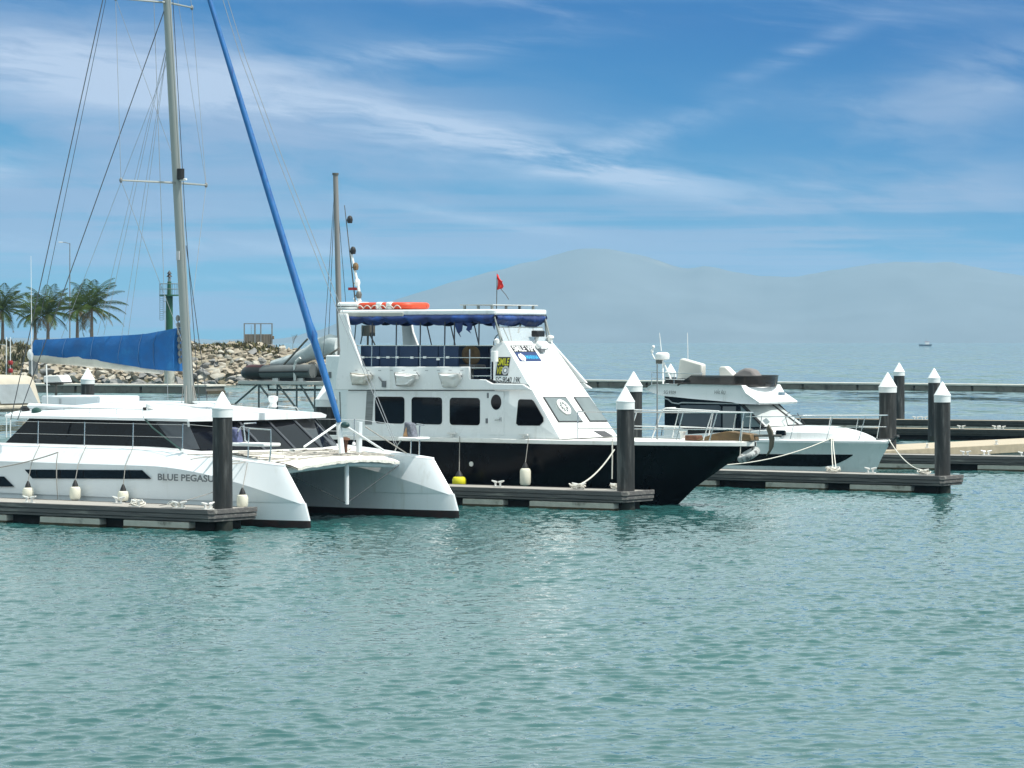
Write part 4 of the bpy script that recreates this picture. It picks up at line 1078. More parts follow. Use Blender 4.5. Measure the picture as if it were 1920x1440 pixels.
        v = FF.poly([(688, 733.5), (701, 733.5), (697.5, 796), (684.5, 796)], -YS)
        MB().prism(v, *A(yy)).build('louvre_vent', mat('louvre grey', (.20, .21, .21), .6, var=.3, scale=1, stretch=(1, 1, 30)), r, smooth=None)
        # upper deck bulwark with stern wing, and ledge with sign board
        yo = YS + .10
        near = FF.poly([(627, 731), (631, 697), (637.5, 658), (633, 588), (650, 588), (656, 622), (680, 687.5), (880, 687.5), (880, 711), (908, 711.5), (923, 719.2), (980, 720.2), (996, 731)], -yo)
        MB().prism(near, sg * yo, sg * (yo - .09)).build('bulwark', WHITE, r, bevel=.02)
        yq = lambda z: lerp(yo, YT + .02, max(0, min(1, (z - zc) / (zt[1] - zc))))
        def tilt(px, py, off=0.0):
            y = -yo
            for _ in range(6): p = FF.y(px, py, y); y = -yq(p[1])
            return Vector((p[0], sg * (-y + off), p[1]))
        q = [tilt(*p) for p in ((925, 713), (925, 668), (930, 655), (945.5, 641), (990, 720))]
        inn = Vector((0, -sg * .07, 0)); n = len(q)
        MB().add(q + [v + inn for v in q], [tuple(range(n)), tuple(range(2 * n - 1, n - 1, -1))] + [(i, (i + 1) % n, n + (i + 1) % n, n + i) for i in range(n)]).build('forward_side', WHITE, r, smooth=None)
        rt = Vector((1, 0, 0)) if sg < 0 else Vector((-1, 0, 0))
        def sign(px0, py0, px1, py1, off):
            a, b = tilt(px0, py1, off), tilt(px1, py0, off); c = tilt(px0, py0, off)
            o = a if sg < 0 else Vector((b.x, a.y, a.z)); u = Vector((0, c.y - a.y, c.z - a.z))
            return o, b.x - a.x, u.length, u.normalized()
        o, w, h, u = sign(929.5, 669.5, 957.5, 704, .004)
        nn = rt.cross(u) * .010
        q = [o, o + rt * w, o + rt * w + u * h, o + u * h]
        sp = MB().add(q + [v + nn for v in q], [(0, 1, 2, 3), (7, 6, 5, 4), (0, 4, 5, 1), (1, 5, 6, 2), (2, 6, 7, 3), (3, 7, 4, 0)]).build('sign_board', LETB, r, smooth=None)
        lettering('lettering', 'SMILE', w * .90, h * .40, o + rt * (w * .05) + u * (h * .54) + nn * 1.3, rt, u, LETY, sp, .0, bold=.01)
        lettering('lettering', 'VIP', w * .48, h * .40, o + rt * (w * .05) + u * (h * .07) + nn * 1.3, rt, u, LETY, sp, .0, bold=.01)
        ec = o + rt * (w * .76) + u * (h * .27) + nn * 1.2
        for rr, mm, of in ((.13, LETL, .3), (.075, LETG, .6), (.05, LETW, .9)):
            cs = [ec + nn * of + rt * (rr * .9 * math.cos(6.2832 * k / 18)) + u * (rr * math.sin(6.2832 * k / 18)) for k in range(18)]
            MB().add(cs, [tuple(range(18))]).build('emblem', mm, sp, smooth=None)
        o, w, h, u = sign(928.5, 706.5, 977.5, 718, .006)
        lettering('lettering', 'SG-9040 19K', w, h, o, rt, u, LETB, r, .0, bold=.006)
        # scuppers along the bulwark
        mb = MB()
        for px in range(668, 880, 22):
            q = FF.y(px, 694.5, -yo); mb.box(q[0] - .05, q[0] + .05, sg * yo, sg * (yo + .008), q[1] - .015, q[1] + .015)
        mb.build('scupper', LETL, r)
        q = FF.y(763 - 4, 705, -yo); e = FF.y(772 - 50, 722, -yo)
        mb = MB(); p0, p1 = FF.y(711, 707, -yo), FF.y(721, 720, -yo); mb.tube([(p0[0], sg * (yo + .03), p0[1]), (p1[0], sg * (yo + .03), p1[1])], .02, 6); mb.box(p1[0] - .06, p1[0] + .06, sg * yo, sg * (yo + .06), p1[1] - .09, p1[1] + .09); mb.build('hook_fitting', LETG, r)
        # guard rail of the upper deck
        mb = MB(); ry = sg * (YS - .02)
        for px in (696, 742, 787, 832):
            p, q = FF.y(px, 688, -YS), FF.y(px + .5, 648, -YS); mb.tube([(p[0], ry, p[1]), (q[0], ry, q[1])], .018, 6)
        p, q = FF.y(663, 648, -YS), FF.y(925, 648, -YS); mb.tube([(p[0], ry, p[1]), (q[0], ry, q[1])], .016, 6)
        p, q = FF.y(668, 670, -YS), FF.y(922, 671, -YS); mb.tube([(p[0], ry, p[1]), (q[0], ry, q[1])], .014, 6)
        for py in (690, 705):
            p, q = FF.y(881, py, -YS), FF.y(920, py, -YS); mb.tube([(p[0], ry, p[1]), (q[0], ry, q[1])], .016, 6)
        for px in (880, 920):
            p, q = FF.y(px, 711, -YS), FF.y(px, 655, -YS); mb.tube([(p[0], ry, p[1]), (q[0], ry, q[1])], .018, 6)
        mb.build('guard_rail', STEEL, r)
        mb = MB(); rnd = random.Random(4)
        for px, py in ((681, 670), (710, 670.5), (728, 670), (745, 670), (773, 670.5), (797, 670), (822, 673.5), (840, 670)):
            q = FF.y(px, py, -YS); mb.box(q[0] - .05, q[0] + .05, ry + sg * .02, ry + sg * .05, q[1] - .03, q[1] + .03)
        mb.build('rail_tie', PLASTW, r)
        # thin awning stanchions
        for px in (742, 787, 833, 851, 897, 697):
            p, q = FF.y(px, 648, -YS), FF.y(px, 592, -RWP); MB().tube([(p[0], ry, p[1]), (q[0], sg * (RWP - .04), q[1])], .02, 6).build('awning_stanchion', mat('dark stanchion', (.03, .035, .05), .5), r)
        p, q = FF.y(925, 594, -RWP), FF.y(939, 642, -YT); MB().tube([(p[0], sg * (RWP - .05), p[1]), (q[0], sg * (YT - .02), q[1])], .028, 8).build('screen_post', ALU, r)
    # upper deck floor, seats, helm
    zf = FF.y(700, 731, -YS)[1]
    xa, xb = FF.y(652, 731, -YS)[0], FF.y(924, 731, -YS)[0]
    MB().box(xa, xb, -YS + .02, YS - .02, zf - .09, zf).build('upper_deck', mat('grey deck paint', (.22, .22, .21), .8), r)
    s0, s1 = FF.y(668, 688, -YS)[0], FF.y(852, 688, -YS)[0]
    n = 5; g = (s1 - s0) / n
    for yy in (-1.32, 1.25):
        for k in range(n):
            x0, x1 = s0 + k * g + .012, s0 + (k + 1) * g - .012
            sb = MB().box(x0, x1, yy, yy + .09, zf + .42, FF.y(700, 648, -YS)[1] + .01).build('seat_back', SEATN, r, bevel=.03)
            MB().box(x0, x1, yy + (.1 if yy < 0 else -.5), yy + (.52 if yy < 0 else -.02), zf + .3, zf + .46).build('seat_cushion', SEATN, sb, bevel=.03)
    MB().box(s1 + .05, xb - .05, 1.22, 1.34, zf, zf + 1.22).build('shade_panel', DARKIN, r)  # dark panel added so the gap shows interior shade
    MB().box(s1 + .1, xb - .8, .55, 1.2, zf, zf + 1.05).build('shade_block', DARKIN, r, bevel=.03)  # dark block added, fills the gap with painted shade
    cx = FF.y(884, 650, -.7)[0]
    ch = MB().prism(rrect(-.27, .27, 0, .56, .24), -.06, .06).move(Matrix.Translation((cx, -.7, zf + .72)) @ Matrix.Rotation(R(55), 4, 'Z') @ Matrix.Rotation(R(-8), 4, 'X')).build('helm_seat', BROWN, r, bevel=.03)
    MB().box(cx - .25, cx + .32, -1.0, -.4, zf + .6, zf + .74).build('seat_cushion', TAUPE, ch, bevel=.05)
    MB().tube([(cx, -.7, zf), (cx, -.7, zf + .62)], .07, 8).build('seat_pedestal', GREYST, ch)
    hx = FF.y(921, 690, -YS)[0]
    MB().prism([(hx - .16, zf), (hx + .12, zf), (hx + .12, zf + 1.38), (hx - .05, zf + 1.42), (hx - .34, zf + 1.2), (hx - .30, zf + .9), (hx - .1, zf + .55)], -1.05, 1.05).build('helm_console', WHITE, r, bevel=.04)
    wc = Vector((hx - .42, -.55, zf + 1.40)); mb = MB(); mb.tube([wc + Vector((.1 * math.sin(a) * .5, .2 * math.cos(a), .2 * math.sin(a))) for a in [2 * math.pi * k / 16 for k in range(17)]], .015, 5)
    mb.tube([wc, wc + Vector((.18, 0, -.08))], .02, 5); mb.build('steering_wheel', BLACKR, r)
    q = FF.y(932, 668, -YS); MB().lathe([(.10, -.17), (.10, .12), (.09, .13)], (q[0], -YS - .12, q[1] + .02)).build('side_light_box', PLASTW, r)
    MB().lathe([(.07, 0), (.075, .1), (.02, .14)], (q[0], -YS - .02, q[1] + .36)).build('navigation_light', PLASTW, r)
    # acrylic wind screen
    z1 = zt[1]; x1 = zt[0]
    qs = [front(.0, -YT + .04, .0) + Vector((-.05, 0, 0)), front(.0, YT - .04, 0) + Vector((-.05, 0, 0))]
    hgt = FF.y(926, 613, -YS)[1] - z1
    mb = MB(); a, b = qs; lean = Vector((-.22, 0, hgt)); mb.add([a, b, b + lean, a + lean, a - Vector((.012, 0, 0)), b - Vector((.012, 0, 0)), b + lean - Vector((.012, 0, 0)), a + lean - Vector((.012, 0, 0))], [(0, 1, 2, 3), (7, 6, 5, 4), (0, 4, 5, 1), (1, 5, 6, 2), (2, 6, 7, 3), (3, 7, 4, 0)])
    ws = mb.build('wind_screen', ACRYL, r, smooth=None)
    mb = MB(); mb.tube([a + lean, b + lean], .016, 6); mb.tube([a + Vector((0, .3, 0)), a + lean + Vector((0, .3, 0))], .014, 6); mb.build('screen_frame', ALU, ws)
    # roof
    RW = 1.34
    ra = FF.y(634, 587, -RW)[0]
    zr0, zr1 = FF.y(640, 592, -RW)[1], FF.y(640, 581.5, -RW)[1]
    rb = FF.y(927, 588, -RW)[0] + .04
    ro = MB().prism(rrect(ra, rb, -RW, RW, .12), zr0, zr1, 'z').build('roof', WHITE, r, bevel=.045)
    MB().box(ra + .05, FF.y(757, 588, -RW)[0], -RW - .04, -RW + .005, zr0 - .03, zr0 + .09).build('roof_gutter', mat('grey roof edge', (.42, .42, .38), .6), ro, bevel=.015)
    MB().tube([(rb - .06, RW - .1, zr0), front(.0, YT - .04, .03)], .03, 8).build('screen_post', ALU, r)
    MB().tube([(rb - .2, .35, zr0), (rb - .2, .10, zr0 - .5)], .03, 6).build('screen_post', ALU, r)
    # rolled-up awning cloth hanging in swags along both sides and the front
    def swag(P0, P1, nrm, seed, scal, tie=7):
        rows = []; rnd = random.Random(seed); N = 96
        P0, P1 = Vector(P0), Vector(P1); nrm = Vector(nrm)
        drops = [rnd.uniform(.75, 1.25) for _ in range(tie + 1)]
        for j in range(7):
            k = j / 6; rw = []
            for i in range(N + 1):
                u = i / N; f = u * tie; c = f - math.floor(f); dr = drops[min(tie, int(f))]
                h = scal * (.72 + .42 * dr * math.sin(math.pi * c) ** .8)
                p = P0.lerp(P1, u)
                bulge = .09 * math.sin(math.pi * min(1, k * 1.15)) * (1 + .5 * math.sin(math.pi * c)) + .03 * noise.noise(Vector((u * 30, k * 4, seed)))
                rw.append(tuple(p + nrm * bulge + Vector((0, 0, -h * k))))
            rows.append(rw)
        back = [[(x - nrm.x * .035, y - nrm.y * .035, z) for x, y, z in rw] for rw in rows]
        mb = MB(); mb.grid(rows); mb.grid(back); mb.grid([rows[-1], back[-1]]); return mb
    xs_, xe_ = ra + .15, FF.y(926, 592, -RW)[0]
    aw = swag((xs_, -RW + .03, zr0 + .02), (xe_, -RW + .03, zr0 + .02), (0, -1, 0), 3, .27).build('awning', NAVY, r, smooth=60)
    swag((xs_, RW - .03, zr0 + .02), (xe_, RW - .03, zr0 + .02), (0, 1, 0), 5, .27).build('awning', NAVY, r, smooth=60)
    swag((rb - .08, -RW + .1, zr0 + .02), (rb - .08, RW - .1, zr0 + .02), (1, 0, 0), 8, .30, 2).build('awning', NAVY, r, smooth=60)
    swag((ra + .1, RW - .1, zr0 + .02), (ra + .1, -RW + .1, zr0 + .02), (-1, 0, 0), 9, .26, 3).build('awning', NAVY, r, smooth=60)
    MB().box(ra + .2, rb - .2, -RW + .1, RW - .1, zr0 - .03, zr0 - .005).build('roof_lining', NAVY, r)
    for pts in ([(852, 606), (868, 604), (866, 620), (861, 625), (864, 632), (857, 622)], [(870, 604), (886, 606), (884, 618), (880, 620), (883, 625), (874, 618), (877, 611)], [(922, 606), (928, 604), (927, 618)]):
        MB().prism(FF.poly(pts, -RW), -RW - .01, -RW + .015).build('torn_awning_strip', NAVY, r, smooth=None)
    # stern gear on the upper deck
    mb = MB(); q = FF.y3(690, 620, .8); mb.box(q[0] - .14, q[0] + .16, .66, .94, q[2] - .16, q[2] + .16); mb.tube([(q[0] - .02, .8, zf + .9), (q[0], .8, q[2])], .035, 6); mb.tube([(q[0] + .5, .8, zf + .9), q], .02, 6); mb.build('deck_winch', GALV, r)
    mb = MB()
    for a_, b_ in (((668, 600), (664, 645)), ((683, 610), (676, 645))): mb.tube([FF.y3(*a_, .6), FF.y3(*b_, .6)], .018, 5)
    mb.build('hanging_line', mat('dark teal rope', (.02, .05, .06), .8), r)
    MB().tube([FF.y3(637, 735, -1.2), FF.y3(640, 820, -1.2)], .02, 6).build('stern_post', GREYST, r)
    # signal mast above the roof
    bx = FF.y3(668, 580, -.3)[0]
    tp = FF.y3(646, 385, -.3); b = Vector((bx, -.3, zr1)); t = Vector(tp)
    sm = MB().tube([b + Vector((.1, 0, 0)), b + Vector((.1, 0, .6)), b.lerp(t, .55) + Vector((.05, 0, 0))], .05, 6, .035).build('signal_mast', PLASTW, r)
    MB().tube([b, t], .022, 6, .012).build('mast_stay', GALV, sm)
    for k, (px, py) in enumerate(((656, 412), (662, 470), (667, 500), (670, 530), (673, 553))):
        q = FF.y3(px, py, -.3)
        MB().lathe([(.07, -.10), (.09, 0), (.07, .08), (.03, .12)], q, 8).build('signal_lamp', (BLACKR, BLACKR, BROWN, PLASTW, GALV)[k], sm)
        mm = b.lerp(t, (q[2] - b.z) / (t.z - b.z)); MB().tube([mm, Vector(q) - Vector((0, 0, .08))], .015, 5).build('lamp_bracket', GALV, sm)
    q0, q1 = FF.y3(655, 541, -.3), FF.y3(668, 543, -.3)
    MB().box(q0[0], q1[0], -.36, -.24, q0[2] - .05, q0[2] + .03).build('signal_lamp', REDP, sm)
    mb = MB(); mb.tube([b + Vector((.1, 0, .1)), FF.y3(664, 560, .4)], .03, 5); mb.tube([b + Vector((.22, 0, 0)), b.lerp(t, .5) + Vector((.06, 0, 0))], .025, 5)
    for k in range(9): p = b.lerp(t, .04 + .05 * k); mb.tube([p + Vector((.08, 0, 0)), p + Vector((.26 - .02 * k, 0, 0))], .012, 4)
    mb.build('mast_ladder', PLASTW, sm)
    # bow rails
    mb = MB()
    def dk(x): return max(0.05, 1.60 * min(1, (2.45 - x) / 5.2) ** .56 - .06)
    for sg in (-1, 1):
        def rail(z, x0, x1): return [(x, sg * dk(x), z) for x in [lerp(x0, x1, k / 14) for k in range(15)]]
        mb.tube(rail(2.56, -2.3, 2.35), .020, 6); mb.tube(rail(2.10, -2.3, 2.35), .016, 6)
        for x, l in ((-2.3, 0), (-.6, .25), (.7, .2), (1.6, .2), (2.25, .1)):
            mb.tube([(x - l, sg * dk(x - l), 1.8), (x, sg * dk(x), 2.56)], .018, 6)
    mb.tube([(2.35, -dk(2.35), 2.56), (2.35, dk(2.35), 2.56)], .02, 6)
    mb.build('bow_rail', STEEL, r)
    mb = MB()
    for y in (-.42,):
        mb.tube([(-.55, y, 1.8), (-.2, y, 2.62), (-.1, y, 2.66), (1.6, y, 2.6)], .020, 6); mb.tube([(1.1, y, 1.8), (1.4, y, 2.6)], .016, 6); mb.tube([(-.4, y, 2.18), (2.0, y, 2.12)], .016, 6)
    mb.tube([(-.1, -.42, 2.66), (-.1, .1, 2.66)], .02, 6); mb.build('boarding_frame', PLASTW, r)
    MB().tube([(-.2, -.7, 1.8), (-.2, -.7, 3.9)], .025, 6, .018).build('jack_staff', GREYST, r)
    # bow: windlass, platform, anchor
    MB().prism([(.7, 1.78), (2.5, 1.80), (2.45, 1.98), (1.75, 2.05), (1.3, 1.98)], -.22, .22).build('bow_platform', BROWN, r, bevel=.02)
    MB().box(.35, .75, -.16, .16, 1.77, 1.92).build('windlass', RUST, r, bevel=.03)
    MB().lathe([(.12, 0), (.07, .05), (.07, .2), (.12, .24)], (.2, 0, 1.78)).build('bollard', CLEATW, r)
    fl = [(x + .30, z) for x, z in ((2.60, 2.26), (2.73, 2.08), (2.78, 1.86), (2.75, 1.64), (2.63, 1.46), (2.52, 1.38), (2.62, 1.56), (2.64, 1.8), (2.60, 2.0), (2.54, 2.12))]
    an = MB().prism(fl, -.04, .035).build('anchor', mat('brown stained anchor', (.10, .085, .06), .7, var=.3), r, bevel=.02)
    MB().tube([(1.5, 0, 1.93), (3.30, 0, 1.95)], .035, 6).build('anchor_shank', GALV, an)
    for x, sgn in ((-6.45, -1), (-4.0, -1)):
        q = MB().box(x - .14, x + .14, -1.66, -1.56, 1.88, 1.92); q.box(x - .03, x + .03, -1.64, -1.58, 1.80, 1.89); q.build('mooring_cleat', CLEATW, r)
    MB().lathe([(.07, 0), (.07, .02), (.03, .02)], n=14).move(Matrix.Translation(FF.y3(884, 870, -1.58)) @ Matrix.Rotation(R(90), 4, 'X')).build('drain_outlet', CLEATW, r)
    # white horns / solar frame on the forward roof
    sx0, sx1 = FF.y(862, 577, -1.2)[0], FF.y(927, 577, -1.2)[0] - .05
    mb = MB(); mb.box(sx0, sx1, -1.2, 1.1, zr1 + .11, zr1 + .14); pn = mb.build('solar_panel', mat('pale panel edge', (.55, .56, .54), .4), ro)
    mb = MB()
    for x in (sx0 + .1, lerp(sx0, sx1, .5), sx1 - .1):
        for y in (-1.1, 1.0): mb.box(x - .03, x + .03, y - .03, y + .03, zr1 - .01, zr1 + .11)
    mb.build('panel_leg', ALU, pn)
    return zr1, YS
ZR, YS = build_ferry()

def on_ferry(x, y, z): X, Y = FF.wld(x, y); return (X, Y, z)
def roof_gear():
    # life float: orange ring with white straps and looped grab line
    xa, xb = FF.y(671, 576, -.9)[0], FF.y(776, 576, -.9)[0]
    cx = (xa + xb) / 2; L = xb - xa
    r = thing('life_float', 'orange rigid life float lying on the passenger boat roof', 'life float', on_ferry(cx, -.5, ZR + .02), FF.rz)
    path = [Vector((p[0], p[1], .10)) for p in rrect(-L / 2 + .12, L / 2 - .12, -.62, .62, .35, 6)]; path.append(path[0])
    MB().tube(path, .10, 10, caps=False).build('float_ring', ORANGE, r)
    mb = MB(); mb.box(-L / 2 + .3, L / 2 - .3, -.5, .5, .08, .11); mb.build('float_net', ROPEG, r)
    for x in (-.02, .34):
        MB().box(x - .12, x + .10, -.73, -.51, -.005, .208).build('reflective_band', PLASTW, r, bevel=.05)
    mb = MB()
    for k in range(6): a = -L / 2 + .2 + k * (L - .4) / 6; mb.tube(sag((a, -.76, .02), (a + (L - .4) / 6, -.76, .02), -.09, 8), .014, 5)
    mb.build('grab_line', ROPEW, r)
    xa, xb = FF.y(633, 577, -1.0)[0], FF.y(671, 577, -1.0)[0]
    r = thing('liferaft_canister', 'white liferaft canister beside the orange float on the boat roof', 'liferaft', on_ferry((xa + xb) / 2, -.7, ZR), FF.rz)
    l = (xb - xa) / 2
    MB().prism(rrect(-.32, .32, .02, .24, .08), -l, l, 'x').build('canister_shell', PLASTW, r, bevel=.02)
    MB().prism(rrect(-.325, .325, .10, .125, .005), -l - .004, l + .004, 'x').build('canister_seam', BLACKR, r)
    p0, p1 = FF.y3(931, 581, -.4), FF.y3(933, 513, -.4)
    r = thing('flag', 'small torn red flag on a thin staff above the boat roof', 'flag', on_ferry(p0[0], -.4, ZR), FF.rz)
    H = p1[2] - ZR
    MB().tube([(0, 0, 0), (.02, 0, H)], .014, 6).build('flag_staff', GALV, r)
    rows = []
    out = [(0, .16, .42), (.14, .19, .40), (.24, .15, .30), (.30, .14, .24), (.36, .10, .14), (.42, .07, .09), (.45, .0, .03)]
    for k in range(9):
        z = k / 8 * .46; w = (.15, .20, .19, .165, .19, .17, .11, .06, .03)[k]
        rows.append([(.02 + w * i / 5, .035 * math.sin(i * 1.6 + k * .4), H - .46 + z - .02 * i * (.6 if k > 4 else -.3)) for i in range(6)])
    back = [[(x, y + .008, z) for x, y, z in rw] for rw in rows]
    MB().grid(rows).grid(back).grid([[rw[-1] for rw in rows], [rw[-1] for rw in back]]).build('flag_cloth', REDF, r)
    MB().tube([(.15, 0, H - .44), (.3, .02, H - .6), (.42, 0, H - .74)], .010, 4).build('flag_line', BLACKR, r)
roof_gear()

def covered_lifejackets():
    # three white canvas bundles strapped to the bulwark
    for k, (px0, px1, py0, py1, lab) in enumerate(((665, 700, 699, 722, 'creased white canvas bundle strapped below the first seats, nearest the stern'), (747, 787, 698, 724, 'white canvas bundle with pointed bottom at the middle of the upper bulwark'), (830, 867, 699, 726, 'fullest white canvas bundle on the bulwark, nearest the gangway gap'))):
        a, b = FF.y(px0, py1, -1.62), FF.y(px1, py0, -1.62)
        w, h = b[0] - a[0], b[1] - a[1]
        r = thing('canvas_bundle', lab, 'bundle', on_ferry(a[0], -1.604, a[1]), FF.rz, 'white bundles hung on the upper bulwark')
        b_ = bmesh.new(); bmesh.ops.create_cube(b_, size=1); bmesh.ops.subdivide_edges(b_, edges=b_.edges[:], cuts=9, use_grid_fill=True)
        for v in b_.verts:
            x, y, z = v.co.x + .5, v.co.y, v.co.z + .5
            tp = .30 * (z if k == 2 else 1 - (1 - z) * .35) + .14
            lowcut = (1 - z) * (.22 + .12 * k) * (1 - x)
            lift = max(0, x - .72) / .28 * (1 - z) * .5 + (0 if k == 2 else lowcut * .0)
            rr = .07 * noise.noise(Vector((x * 4 + k * 7, z * 4, y))) + .04 * noise.noise(Vector((x * 11, z * 9 + k, y * 3)))
            X = w * (x * (1 - .12 * (1 - z)) + .06 * (1 - z)); Z = h * (z * (1 - .18 * x * (1 if k < 2 else .2)) + lift + .0)
            cr = max(0, min(x, 1 - x, z, 1 - z)); e = min(1, cr / .16) ** .5
            Y = -(tp * (.45 + .55 * e) + rr) if v.co.y < .3 else 0
            if -.49 < v.co.y < .49: Y = -(.5 - v.co.y) * tp * .8
            v.co = Vector((X, Y * .8, Z))
        mb = MB(); b_.verts.index_update(); mb.add([v.co[:] for v in b_.verts], [[v.index for v in f.verts] for f in b_.faces]); b_.free()
        mb.build('canvas_cover', PLASTW if k != 0 else mat('soiled white canvas', (.62, .60, .54), .8, var=.1), r, smooth=45)
        MB().tube([(w * .93, -.1, h * 1.0), (w * 1.02, -.05, h * .72)], .016, 5).build('strap', LETG, r)
covered_lifejackets()
fender(FF, 985, 911, -1.86, 'tall white fender between the black hull and the finger dock', h=.50, rad=.155, rope_to=(991, 820, -1.66))
fender(FF, 861, 913, -1.95, 'yellow ball fender just behind the catamaran bow', h=.30, rad=.20, m=YELLOW, rope_to=(862, 818, -1.66))
def tyre():
    p = FF.y3(1404, 853, -.30); X, Y = FF.wld(p[0], p[1])
    r = thing('tyre_fender', 'white painted tyre hung as a fender on the black bow', 'tyre', (X, Y, p[2]), FF.rz)
    M_ = Matrix.Rotation(R(-22), 4, 'Y') @ Matrix.Rotation(R(22), 4, 'X')
    rows = []
    for i in range(48):
        a = 2 * math.pi * i / 48; rw = []
        for j in range(12):
            b = 2 * math.pi * j / 12; rr = .25 + .075 * math.cos(b) + (.012 if (i % 2 and math.cos(b) > .3) else 0); z = .095 * math.sin(b)
            rw.append(tuple(M_ @ Vector((rr * math.cos(a), rr * math.sin(a), z))))
        rows.append(rw)
    rows.append(rows[0])
    MB().grid(rows, close=True).build('tread', mat('worn white painted tyre', (.42, .43, .42), .8, var=.25, scale=5, dark=(.09, .09, .09), dlo=.48, dhi=.62, dscale=5), r, smooth=35)
    q = FF.y3(1393, 790, -.3); e = M_ @ Vector((-.25, 0, .08))
    MB().tube([e, (q[0] - p[0], q[1] - p[1], q[2] - p[2])], .014, 5).build('tyre_rope', ROPEW, r)
tyre()

# ------------------------------------------------------------------ the small flybridge yacht
YF = Frame(11.65, 104.0, -34.0)
def build_yacht():
    r = thing('motor_yacht', 'small white flybridge motor yacht with black window band, at the right', 'motor yacht', (YF.ox, YF.oy, 0), YF.rz)
    hb, rows = hull([(-.5, -7.4, -.6, .35, 4, .8), (.05, -7.7, .02, 1.12, 3.8, .72), (.30, -7.75, .20, 1.22, 3.7, .66), (.75, -7.8, .42, 1.28, 3.6, .58), (1.16, -7.85, .66, 1.36, 3.3, .52), (1.20, -7.85, .70, 1.40, 3.3, .52), (1.27, -7.85, .72, 1.40, 3.3, .52), (1.30, -7.85, .70, 1.34, 3.3, .52)])
    dk = rows[-1]
    hb.grid([[(x, -y, 1.30) for x, y, z in dk], [(x, y, 1.30) for x, y, z in dk]])
    hb.build('hull', WHITE, r, smooth=28)
    bl, _ = hull([(-.52, -7.4, -.58, .37, 4, .8), (.10, -7.72, .06, 1.155, 3.8, .715)]); bl.build('antifouling', BLACKHULL, r)
    # dark swoosh along the topside (hugs the hull)
    def hull_y(x, z):
        def B(row): 
            z0, xs, xb, b, L, p = row; return b * min(1, max(0, xb - x) / L) ** p
        return lerp(B((.30, -7.75, .20, 1.22, 3.7, .66)), B((.75, -7.8, .42, 1.28, 3.6, .58)), (z - .3) / .45)
    for sg in (-1, 1):
        up = [(lerp(-5.6, -.35, k / 20)) for k in range(21)]
        tops = []; lows = []
        for x in up:
            t = (x + 5.6) / 5.25
            zt = lerp(.80, .83, t); zl = .42 + (.38 * max(0, (t - .80) / .20) ** 1.8) + .30 * max(0, (.10 - t) / .10)
            zl = min(zl, zt)
            tops.append((x, sg * (hull_y(x, zt) + .015), zt)); lows.append((x, sg * (hull_y(x, zl) + .015), zl))
        MB().grid([tops, [tuple((Vector(a) + Vector(b)) / 2 + Vector((0, sg * .006, 0))) for a, b in zip(tops, lows)], lows]).build('hull_stripe', GLASSB, r, smooth=60)
    # fore deck trunk
    rows = []
    for k in range(17):
        t = k / 16; x = lerp(-4.2, .25, t); w = 1.22 * (1 - max(0, (t - .25) / .75) ** 1.8 * .93)
        h = min(1.72, 1.30 + .54 * (1 - t ** 5) * (1 - .25 * t))
        rows.append([(x, -w, 1.30), (x, -w * .97, lerp(1.3, h, .55)), (x, -w * .80, lerp(1.3, h, .9)), (x, -w * .4, h), (x, w * .4, h), (x, w * .8, lerp(1.3, h, .9)), (x, w * .97, lerp(1.3, h, .55)), (x, w, 1.30)])
    MB().grid(rows).build('fore_deck', WHITE, r, smooth=35)
    a, b = YF.y(1456, 806.5, -1.2), YF.y(1472.5, 816.5, -1.2)
    MB().prism(rrect(a[0], b[0], a[1] - (a[1] - b[1]), a[1], .04), -1.245, -1.16).build('porthole', GLASSB, r, smooth=None)
    MB().box(-1.9, -1.3, -.35, .35, 1.66, 1.70).build('deck_hatch', GLASSD, r, bevel=.015)
    # cabin: black glazed side, white sole, pale windscreen
    ys = 1.18
    side = YF.poly([(1246, 812), (1246, 740), (1390, 757), (1433, 801), (1380, 806), (1330, 812)], -ys)
    cb = MB().prism(side, -ys, ys).build('cabin', GLASSB, r, smooth=None)
    lw = YF.poly([(1245, 822), (1245, 797), (1262, 799), (1290, 806), (1290, 822)], -ys)
    MB().prism(lw, -ys - .03, ys + .03).build('cockpit_side', WHITE, r, bevel=.02)
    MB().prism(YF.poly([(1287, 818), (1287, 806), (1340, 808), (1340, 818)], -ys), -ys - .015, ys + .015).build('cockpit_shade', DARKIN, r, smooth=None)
    MB().prism(YF.poly([(1240, 824), (1240, 817), (1440, 806), (1470, 824)], -ys), -ys - .10, ys + .10).build('side_deck', WHITE, r, bevel=.02)
    for pts, m in (([(1276, 760), (1300, 759.5), (1348, 759.5), (1352, 763), (1352, 800), (1290, 801), (1271, 793)], GLASSD), ([(1355.5, 762), (1380, 762), (1379, 804), (1355.5, 804)], LETG), ([(1389, 762), (1396, 762), (1431, 800), (1390, 801)], GLASSG)):
        MB().prism(YF.poly(pts, -ys), -ys - .012, -ys + .02).build('side_window', m, cb, smooth=None)
    mb = MB(); mb.tube([YF.y3(x, y, -ys - .02) for x, y in ((1246, 747), (1253, 749), (1260, 755), (1272, 757), (1278, 755), (1385, 757))], .022, 6); mb.build('trim_line', LETL, cb)
    # windscreen
    p0 = YF.y(1392, 759.5, -ys); p1 = YF.y(1432, 800, -ys)
    x0, z0, x1, z1 = p0[0], p0[1], p1[0], p1[1]
    xm0, xm1 = x0 + .40, x1 + .55
    ring0 = [(x0, -ys, z0), (xm0, -.45, z0), (xm0 + .05, .0, z0), (xm0, .45, z0), (x0, ys, z0)]
    ring1 = [(x1, -ys, z1), (xm1, -.55, z1 + .02), (xm1 + .1, 0, z1 + .03), (xm1, .55, z1 + .02), (x1, ys, z1)]
